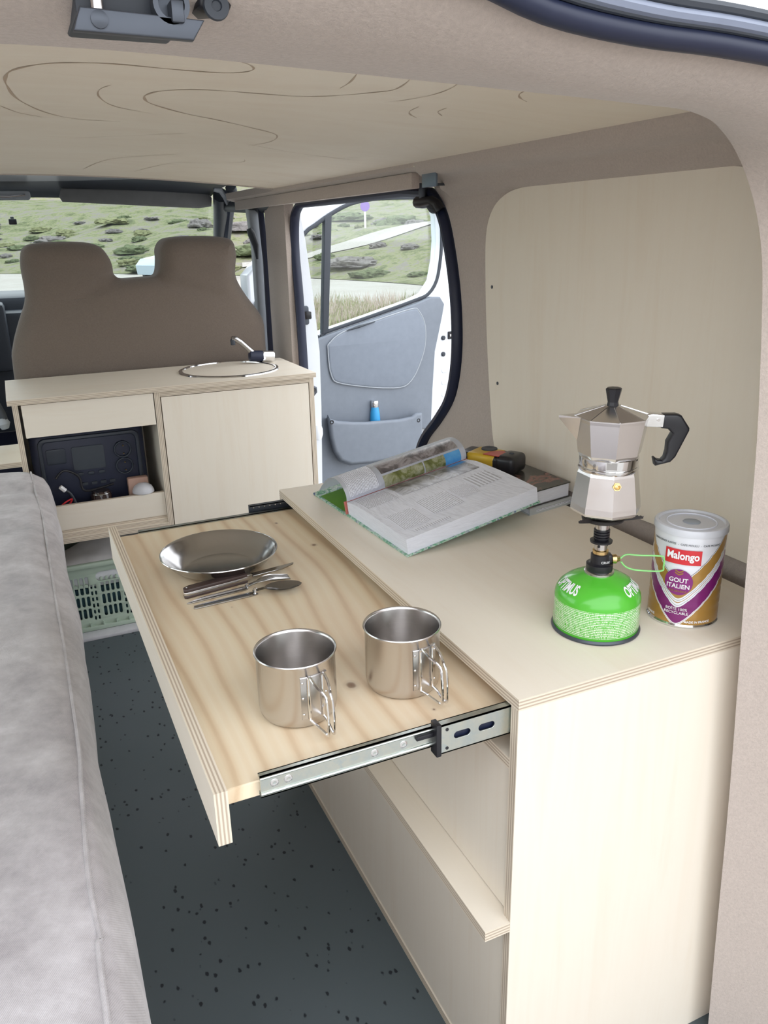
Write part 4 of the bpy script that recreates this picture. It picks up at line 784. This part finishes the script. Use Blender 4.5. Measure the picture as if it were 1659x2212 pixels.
# shelf contents
e = empty('power_station', (-.285, 1.95, .349), 'dark portable power station with two sockets on the open shelf', 'power station')
obj('case', box((-.445, -.125, 1.83, 2.06, .350, .622), .022, 4), M['navy'], e)
PSm = XZ(1.829); ps = plain('slate_panel', (.022, .030, .045), .4)
fpnl = obj('front_panel', prism(rrect(-.425, -.140, .37, .604, .022), [rrect(-.413, -.152, .38, .592, .016)], th=.012, bev=.003, mapf=PSm), ps, e)
obj('display', prism(rrect(-.335, -.245, .50, .570, .006), th=.006, mapf=XZ(1.828)), plain('dull_display', (.035, .045, .06), .25), fpnl)
obj('vent_panel', prism(rrect(-.405, -.352, .525, .570, .006), th=.006, bev=.001, mapf=XZ(1.828)), ps, fpnl)
for z in (.548, .497):
    so = obj('socket', prism([(-.192+.026*cos(a), z+.026*sin(a)) for a in [2*PI*i/28 for i in range(28)]], [[(-.192+.021*cos(a), z+.021*sin(a)) for a in [2*PI*i/28 for i in range(28)]]], th=.012, bev=.002, mapf=XZ(1.826)), ps, fpnl)
    for dz in (-.012, .012): obj('contact', lathe([(.0025, -.002), (.0028, 0), (.001, .002)], 10, (-.190, 1.822, z+dz)), M['brass'], so)
for i in range(3): obj('button', prism(rrect(-.328+.03*i, -.31+.03*i, .482, .492, .004), th=.006, bev=.001, mapf=XZ(1.827)), ps, fpnl)
for i in range(4): obj('port', prism(rrect(-.318+.026*i, -.302+.026*i, .452, .460, .002), th=.006, mapf=XZ(1.827)), M['dark'], fpnl)
e = empty('soap_dish', (-.16, 1.80, .349), 'white domed lid leaning on a small pink box on the shelf', 'dish')
obj('dish_box', box((-.192, -.132, 1.795, 1.822, .349, .462), .004), plain('pink_box', (.45, .28, .22), .5), e)
me = lathe([(.001, .028), (.014, .026), (.026, .018), (.032, .006), (.032, 0), (.02, -.006)], 28); obj('white_dome', xf(me, Matrix.Translation((-.152, 1.783, .420))), M['strip'], e)
e = empty('glass_jar', (-.27, 1.795, .349), 'dark glass jar with metal rings on the shelf', 'jar')
obj('jar_body', lathe([(.026, .0), (.03, .004), (.03, .075), (.024, .088)], 28, (-.272, 1.80, .349)), plain('brown_glass', (.035, .02, .018), .12), e)
for z in (.070, .082): obj('jar_ring', tube([(-.272+.0275*cos(a), 1.80+.0275*sin(a), .349+z) for a in [2*PI*i/28 for i in range(28)]], .0015, 6, True), M['plate'], e)
e = empty('charging_cable', (-.36, 1.80, .40), 'dark charging cable with white plug hanging at the shelf edge', 'cable')
cp = [at(135, 1056, 'y', 1.782), at(150, 1064, 'y', 1.785), at(160, 1078, 'y', 1.79), at(166, 1092, 'y', 1.79)]
obj('cord', tube(smoothpath(cp, 4), .004, 8), M['dark'], e); obj('plug', tube([at(130, 1052, 'y', 1.781), at(141, 1060, 'y', 1.783)], .0065, 8), M['whitep'], e)
e = tag(obj('red_wire', tube(smoothpath([at(130, 1096, 'y', 1.785), at(142, 1085, 'y', 1.785), at(156, 1078, 'y', 1.788), at(150, 1090, 'y', 1.79)], 4), .0025, 8), M['redp']), 'thin red wire coiled on the shelf', 'wire')
e = tag(obj('black_cable', tube(smoothpath([at(120, 1035, 'y', 1.79), at(135, 1018, 'y', 1.80), at(155, 1020, 'y', 1.80), at(172, 1032, 'y', 1.80), at(185, 1060, 'y', 1.79), at(245, 1045, 'y', 1.80)], 5), .0035, 8), M['black']), 'black cable looped in front of the power station', 'cable')
# ================================================================ basket under the unit
S(tag(obj('trim_10', box((-.62, -.0935, 1.708, 1.752, 0, .012), .002), M['strip']), 'pale threshold strip on the floor in front of the basket', 'threshold'))
BY = 1.760; bl = at(150, 1223, 'y', BY); zt = bl.z; zbm = .028
e = empty('storage_basket', (-.28, 1.86, .0), 'mint green slotted plastic basket on the floor under the sink unit', 'basket')
holes = []; X0, X1 = -.455, -.105
gx = X0+.012
holes.append(stad(-.262, zt-.048, .125, .030))
xs_ = []
def slotgrid(x0, n, dx, zs, lx, lz):
    for i in range(n):
        for z in zs: holes.append(stad(x0+dx*i, z, lx, lz, 4))
zz = [zbm+.030+.0395*k for k in range(3)]
for k in range(3): slotgrid(-.309, 4, .0148, [zz[k]+.010], .0092, .033)
slotgrid(-.3405, 2, .0112, [zbm+.022+.0205*k for k in range(6)], .0056, .0135)
slotgrid(-.398, 4, .0148, [z+.010 for z in zz], .0092, .033)
slotgrid(-.246, 2, .0112, [zbm+.022+.0205*k for k in range(6)], .0056, .0135); slotgrid(-.217, 4, .0148, [z+.010 for z in zz], .0092, .033)
slotgrid(-.396, 4, .0148, [zt-.060], .010, .034); slotgrid(-.176, 4, .0148, [zt-.060], .010, .034)
slotgrid(-.309, 4, .0148, [zz[2]+.037], .0092, .012)
obj('front_wall', prism([(X0, zbm-.012), (X1, zbm-.012), (X1, zt), (X0, zt)], holes, th=.005, bev=.0008, mapf=XZ(BY), res=1), M['mint'], e)
obj('rim', box((X0-.008, X1+.008, BY-.012, BY+.006, zt-.014, zt), .003), M['mint'], e); obj('foot_rim', box((X0-.004, X1+.004, BY-.01, BY+.006, .012, .026), .002), M['mint'], e)
for i in range(9): obj('foot_rib', box((X0+.02+.038*i, X0+.024+.038*i, BY-.009, BY-.002, .025, .037)), M['mint'], e)
obj('end_wall', boxes([(X0-.003, X0+.002, BY, 2.03, .014, zt), (X1-.002, X1+.003, BY, 2.03, .014, zt), (X0, X1, 2.025, 2.03, .014, zt), (X0, X1, BY, 2.03, .012, .018)]), M['mint'], e)
e = empty('folded_towel', (-.28, 1.87, .1), 'white folded cloths heaped in the green basket', 'cloth')
bm = bmesh.new(); rows = []
for j in range(13):
    row = []
    for i in range(19):
        u, v = i/18, j/12; x = X0+.006+(X1-X0-.012)*u; y = BY+.006+.14*v
        z = zt-.008+.05*v*(.05+.95*max(0, min(1, (x+.405)/.11)))+.01*noise.noise(Vector((x*14, y*14, 3)))
        row.append(bm.verts.new((x, y, z)))
    rows.append(row)
for a, b in zip(rows, rows[1:]):
    for i in range(18): bm.faces.new((a[i], a[i+1], b[i+1], b[i]))
obj('cloth_top', fin(bm, True), M['cloth'], e)
obj('cloth_fold', box((X0+.006, X1-.006, BY+.005, BY+.10, zt-.085, zt-.008), .012), plain('clean_white_cloth', (.74, .76, .80), .9), e)
tag(obj('folded_blanket', boxes([(X0+.008, X1-.008, BY+.02, BY+.2, .02, .07), (X0+.012, X1-.012, BY+.025, BY+.2, .072, zt-.09)], .015), plain('petrol_blanket', (.05, .12, .15), .9, var=.3)), 'dark petrol blanket folded inside the green basket', 'blanket')
# ================================================================ bed
BZ = .545; XE = -.414
e = empty('bed', (-.8, .6, 0), 'bed with rumpled grey chenille cover along the passage', 'bed')
prf = [(-1.22, BZ)] + [(-1.22+.03*i, BZ) for i in range(1, 24)] + [(-.505, BZ), (-.480, BZ-.001), (-.460, BZ-.005), (-.444, BZ-.014), (-.430, BZ-.030), (-.420, BZ-.052), (XE-.002, BZ-.085), (XE-.004, BZ-.14), (-.425, BZ-.25), (-.43, .06)]
ny = 90; y0, y1 = -.42, 1.715; bm = bmesh.new(); rows = []
for j in range(ny+1):
    y = y0+(y1-y0)*j/ny; row = []; endr = max(0, 1-(y1-y)/.03)
    for x, z in prf:
        w_ = .006*noise.noise(Vector((x*5, y*3.5, 1)))+.004*noise.noise(Vector((x*14, y*9, 4)))
        far = max(0, min(1, (y-.9)/.6)); w_ += far*.014*(1-abs(noise.noise(Vector((x*4+y*3, y*9, 7))))*2)*(1 if z > .4 else .3)
        ex = .006*noise.noise(Vector((3, y*4, 2)))+ (.010*far*noise.noise(Vector((y*9, 1, 5)))) if x > -.47 else 0
        dn_ = .03*endr**2
        row.append(bm.verts.new((x+ex+((-.007+.015*max(0, min(1, (y-.4)/.45))) if x > -.44 else 0), y, z+(w_ if z > .3 else w_*.3)-dn_)))
    rows.append(row)
rows.append([bm.verts.new((v.co.x, y1+.004, min(v.co.z-.03, .5))) for v in rows[-1]]); rows.append([bm.verts.new((v.co.x, y1, .06)) for v in rows[-1]])
for a, b in zip(rows, rows[1:]):
    for i in range(len(a)-1): bm.faces.new((a[i], a[i+1], b[i+1], b[i]))
cov = obj('cover', fin(bm, 70), M['chenille'], e)
def bz(x, y):
    for (xa, za), (xb, zb) in zip(prf, prf[1:]):
        if xa <= x <= xb: z = za+(zb-za)*(x-xa)/(xb-xa); break
    far = max(0, min(1, (y-.9)/.6))
    return z+.006*noise.noise(Vector((x*5, y*3.5, 1)))+.004*noise.noise(Vector((x*14, y*9, 4)))+far*.014*(1-abs(noise.noise(Vector((x*4+y*3, y*9, 7))))*2)
sm_ = smoothpath([Vector((a, b, 0)) for a, b in ((-.452, 1.69), (-.446, 1.45), (-.4415, 1.2827), (-.4434, .8855), (-.4430, .5957), (-.4455, .3323), (-.4503, .2314), (-.4565, .076), (-.4545, .0005), (-.4575, -.032), (-.460, -.3))], 8)
seam = [(q.x, q.y, bz(q.x, q.y)+.0012) for q in sm_]
obj('piping', tube(seam, .0028, 6), M['chenille'], cov)
obj('bed_base', box((-1.2, -.45, -.3, 1.66, .0, .30)), M['ply_y'], e)
# ================================================================ bench seat with brown cover
sq = [(30, 810), (28, 754), (41, 698), (54, 656), (53, 623), (45, 580), (45, 548), (52, 534), (67, 527), (112, 522), (179, 523), (213, 532), (232, 554), (241, 574), (246, 592), (262, 602), (295, 600), (329, 597), (340, 588), (342, 560), (341, 538), (351, 519), (374, 512), (430, 509), (478, 512), (497, 521), (504, 545), (506, 570), (512, 604), (534, 641), (560, 675), (570, 701), (574, 754), (575, 800)]
sv = [at(*q, 'y', 2.2) for q in sq]; so_ = [(p.x, p.z) for p in sv]; so_ = [(-.465, .32)]+so_+[(.378, .32)]
bs = empty('bench_seat', (-.05, 2.3, 0), 'double bench seat with two headrests under a brown stretch cover', 'car seat')
def smooth2(l, k=3): return [(p.x, p.y) for p in smoothpath([Vector((a, b, 0)) for a, b in l], k)]
me = prism(smooth2(so_), th=.17, bev=.055, mapf=XZ(2.235), res=6)
bm = bmesh.new(); bm.from_mesh(me); bmesh.ops.triangulate(bm, faces=bm.faces[:])
for it in range(4): bmesh.ops.subdivide_edges(bm, edges=[q_ for q_ in bm.edges if q_.calc_length() > .035], cuts=1); bmesh.ops.triangulate(bm, faces=[f for f in bm.faces if len(f.verts) > 3])
for v in bm.verts:
    x, y, z = v.co
    if y < 2.2:
        fold = 0
        for (ax_, az), (bx_, bz_), am_ in (((-.12, 1.02), (-.30, .93), .012), ((.04, 1.01), (.22, .95), .009), ((.27, 1.05), (.36, .90), .006), ((-.40, 1.05), (-.42, .85), .006)):
            A_, B_ = Vector((ax_, az)), Vector((bx_, bz_)); P_ = Vector((x, z)); t = max(0, min(1, (P_-A_).dot(B_-A_)/(B_-A_).length_squared)); d_ = (P_-A_.lerp(B_, t)).length; fold += 1.7*am_*math.exp(-(d_/.018)**2)*(1-.6*t)
        v.co.y += fold + .004*noise.noise(Vector((x*7, z*7, 2)))
        if z > 1.02: v.co.y -= .03*min(1, (z-1.02)/.06)
obj('seat_cover', fin(bm, 60), M['seat'], bs); obj('seat_base', box((-.45, .40, 2.3, 2.8, .02, .42), .05), M['seat'], bs)
e = empty('driver_seat', (-.85, 2.4, 0), 'dark driver seat beside the bench seat', 'car seat')
obj('backrest', box((-1.1, -.60, 2.32, 2.5, .4, .98), .06, 4), M['dark'], e); obj('headrest', box((-.97, -.73, 2.34, 2.46, .98, 1.16), .04, 4), M['dark'], e); obj('cushion', box((-1.1, -.60, 2.4, 2.9, .02, .45), .05), M['dark'], e)
lv = empty('seat_lever', at(14, 905, 'y', 2.05), 'grey seat lever hanging beside the sink unit', 'lever')
obj('lever_arm', tube([at(-10, 870, 'y', 2.06), at(4, 895, 'y', 2.05), at(8, 906, 'y', 2.05)], .012, 10), M['dark'], lv); obj('lever_grip', tube([at(4, 903, 'y', 2.05), at(8, 915, 'y', 2.05), at(12, 926, 'y', 2.05)], [.012, .019, .011], 12), M['greyl'], lv)
# ================================================================ outdoors
def scrub(name, stops, s1=.7, s2=5):
    g = G(name); a = g.noise(s1, detail=6, rough=.7); b = g.noise(s2, detail=5, rough=.7); f = g.ma('ADD', g.ma('MULTIPLY', a, .65), g.ma('MULTIPLY', b, .35)); g.set(col=g.ramp(f, stops), rough=.95, spec=.05); g.bump(b, .8, .15); return g.m
GZ = -.5
M['sand'] = scrub('pale_gravel', [(.3, (.37, .34, .30)), (.5, (.45, .43, .40)), (.7, (.50, .48, .46))], .3, 8)
M['heath'] = scrub('heathland', [(.32, (.085, .095, .06)), (.43, (.15, .17, .09)), (.50, (.24, .25, .14)), (.56, (.22, .20, .195)), (.66, (.29, .29, .18))], .8, 6)
M['meadow'] = scrub('dry_meadow', [(.3, (.12, .15, .05)), (.5, (.26, .29, .12)), (.62, (.40, .34, .26)), (.75, (.20, .24, .08))], .8, 6)
S(tag(obj('ground', box((-120, 120, -120, 120, GZ-.05, GZ)), M['sand']), 'pale gravel ground around the van', 'ground'))
def az(deg, r, z=0): a = R(deg); return Vector((r*sin(a)-.44, r*cos(a)-.64, z))
def rs0(d): return 47-.75*max(-20, min(32, d)) if d < 32 else 23
def hill(d, r):
    t = max(0, r-rs0(d)); p = az(d, r); return GZ+.02+.115*t+min(1, t/6)*(.9*noise.noise(Vector((p.x*.07, p.y*.07, 0)))+.5*noise.noise(Vector((p.x*.22, p.y*.22, 3))))
rows = []
for j in range(60):
    rows.append([])
    for i in range(91):
        d = -65+135*i/90; r = rs0(d)+90*(j/59)**1.7; p = az(d, r); rows[-1].append(Vector((p.x, p.y, hill(d, r))))
hl_ = S(tag(obj('hillside', loft(rows), M['heath']), 'scrubby green hillside beyond the road', 'hill'))
gp = [[az(d, r, GZ+.02+.06*noise.noise(Vector((d*.5, r, 1)))) for d in range(8, 60, 2)] for r in (6.5, 9, 12, 15, 17.5, 18.6)]
S(tag(obj('verge', loft(gp), M['meadow']), 'dry grass verge between the van and the road', 'grass'))
trk = []
for i in range(15):
    t = i/14; d = 15+17*t; r = rs0(d)+2.2+15*t**1.15; wd = .6+.4*t; row = [az(d, r-wd), az(d, r), az(d, r+wd)]
    for k, rr_ in ((0, r-wd), (1, r), (2, r+wd)): row[k].z = hill(d, rr_)+.04
    trk.append(row)
S(tag(obj('track', loft(trk), M['sand']), 'pale dirt track climbing the hillside', 'track'))
# shrubs: individuals
def shrub_mesh(seed, mat):
    bm = bmesh.new(); bmesh.ops.create_icosphere(bm, subdivisions=4, radius=1)
    for v in bm.verts:
        n = v.co.normalized(); k = 1+.35*noise.noise(n*1.7+Vector((seed, 0, 0)))+.22*noise.noise(n*5+Vector((0, seed, 0)))+.16*noise.noise(n*13+Vector((0, seed, 2))); v.co = n*k; v.co.z *= .62
        if v.co.z < -.1: v.co.z = -.1
    me = fin(bm, 80); me.materials.append(mat); return me
mats = [scrub('shrub_leaf_a', [(.3, (0.078, 0.098, 0.058)), (.5, (0.169, 0.202, 0.111)), (.7, (0.260, 0.299, 0.169))], 3, 14), scrub('shrub_leaf_b', [(.3, (0.130, 0.117, 0.111)), (.5, (0.260, 0.240, 0.234)), (.7, (0.377, 0.364, 0.338))], 3, 14), scrub('shrub_leaf_c', [(.3, (.14, .16, .08)), (.5, (.27, .285, .15)), (.7, (.37, .37, .23))], 3, 14)]
kinds = [('dark green shrub on the hillside', 'dark green hillside shrubs'), ('grey twiggy shrub on the hillside', 'grey hillside shrubs'), ('yellow-green shrub on the hillside', 'yellow-green hillside shrubs')]
protos = [[shrub_mesh(3.1*k+11*q, mats[k]) for q in range(3)] for k in range(3)]
rng = random.Random(5); n_s = 0; spots = []
tries = 0
while n_s < 110 and tries < 6000:
    tries += 1
    d = rng.uniform(-9, 10) if rng.random() < .55 else rng.uniform(11, 31); t = 1.0+22*rng.random()**1.2; r = rs0(d)+t
    tt = (d-15)/17
    if abs(d-23.35) < 2.2 and abs(t-11.5) < 3: continue
    if 0 < tt < 1 and abs(r-(rs0(d)+2.2+15*tt**1.15)) < 1.9: continue
    s = rng.uniform(.3, .9); p = az(d, r); sx_, sy_ = s*rng.uniform(1, 1.7), s*rng.uniform(1, 1.4); R_ = 1.42*max(sx_, sy_)
    if any(max(abs(p.x-q.x), abs(p.y-q.y)) < R_+s2 for q, s2 in spots): continue
    spots.append((p.copy(), R_)); k = rng.choice((0, 0, 1, 1, 2)); o = bpy.data.objects.new('shrub', protos[k][n_s % 3]); COL.objects.link(o); n_s += 1
    p.z = hill(d, r); o.location = p; o.scale = (sx_, sy_, s*rng.uniform(.6, .95)); o.rotation_euler.z = rng.uniform(0, 6.28)
    near_t = 0 < tt < 1 and abs(r-(rs0(d)+2.2+15*tt**1.15)) < 4.5
    where = 'beside the dirt track' if near_t else 'by the road at the foot of the hill' if t < 4 else 'high up the hillside' if t > 13 else 'halfway up the hillside'
    lb = ('large ' if s > .6 else 'small ')+('dark green', 'grey twiggy', 'yellow-green')[k]+' shrub '+where; tag(o, lb, 'shrub', lb.replace('shrub', 'shrubs'))
# near shrub by the windscreen
o = bpy.data.objects.new('roadside_bush', protos[0][1]); COL.objects.link(o); o.location = az(-2.2, 19, GZ); o.scale = (.9, .8, .75); tag(o, 'small green bush beside the road ahead of the van', 'bush')
# tall grass in the verge: stuff
bm = bmesh.new(); rg = random.Random(9)
def blades(n, dlo, dhi, rlo, rhi, hlo, hhi):
    for _ in range(n):
        p = az(rg.uniform(dlo, dhi), rg.uniform(rlo, rhi), GZ); h = rg.uniform(hlo, hhi); a = rg.uniform(0, PI); s = Vector((cos(a), sin(a), 0))*.014; l = Vector((rg.uniform(-.15, .15), rg.uniform(-.15, .15), h))
        v = [bm.verts.new(q) for q in (p-s, p+s, p+l*.6+s*.8, p+l)]; bm.faces.new(v)
blades(12000, 13, 31, 8, 18.3, .18, .5); me = fin(bm)
g = G('mixed_grass_blades'); f = g.noise(.9, detail=3); f2 = g.noise(14, detail=2); cg = g.ramp(g.ma('ADD', g.ma('MULTIPLY', f, .6), g.ma('MULTIPLY', f2, .4)), [(.35, (.16, .20, .08)), (.45, (.30, .31, .16)), (.52, (.46, .38, .33)), (.65, (.56, .47, .44))]); g.set(col=cg, rough=.9, spec=.05)
tag(obj('tall_grass', me, g.m), 'tall dry and green grass on the verge beyond the open door', 'grass', kind='stuff')
# road sign on the hill
d_ = 23.35; r_ = rs0(d_)+11.5; p = az(d_, r_); p.z = hill(d_, r_); e = empty('road_sign', p, 'round purple-blue sign on a white post beside the hillside track', 'sign')
obj('post', tube([p-Vector((0, 0, .1)), p+Vector((0, 0, .95))], .05, 8), M['whitep'], e)
me = lathe([(.24, -.015), (.24, .015)], 24); xf(me, Matrix.Translation(p+Vector((-.02, -.06, .95))) @ Matrix.Rotation(PI/2, 4, 'X')); dsc = obj('sign_disc', me, plain('violet_sign', (.20, .10, .42), .5), e)
# parked car beyond the windscreen
cpz = az(11.3, 34, GZ); e = empty('parked_car', cpz, 'pale blue car parked across the road ahead of the windscreen', 'car')
cfm = frame(cpz, Vector((cos(R(28)), sin(R(28)), 0)))
side = [(-1.75, .28), (-1.8, .62), (-1.55, .85), (-.85, .95), (-.35, 1.38), (.75, 1.42), (1.4, 1.0), (1.75, .92), (1.8, .35), (1.6, .26)]
obj('body', xf(prism(side, th=1.6, bev=.08, mapf=lambda u, v, w: Vector((u, w, v))), cfm), plain('pale_blue_paint', (.34, .42, .48), .3, var=.03), e)
obj('side_window', xf(prism([(-.72, .97), (-.3, 1.31), (.68, 1.34), (1.15, 1.0)], th=1.63, mapf=lambda u, v, w: Vector((u, w, v))), cfm), M['dark'], e)
for x in (-1.15, 1.15):
    for y in (-.78, .78): me = lathe([(.3, -.09), (.31, 0), (.3, .09)], 20); obj('wheel', xf(me, cfm @ Matrix.Translation((x, y, .31)) @ Matrix.Rotation(PI/2, 4, 'X')), M['black'], e)
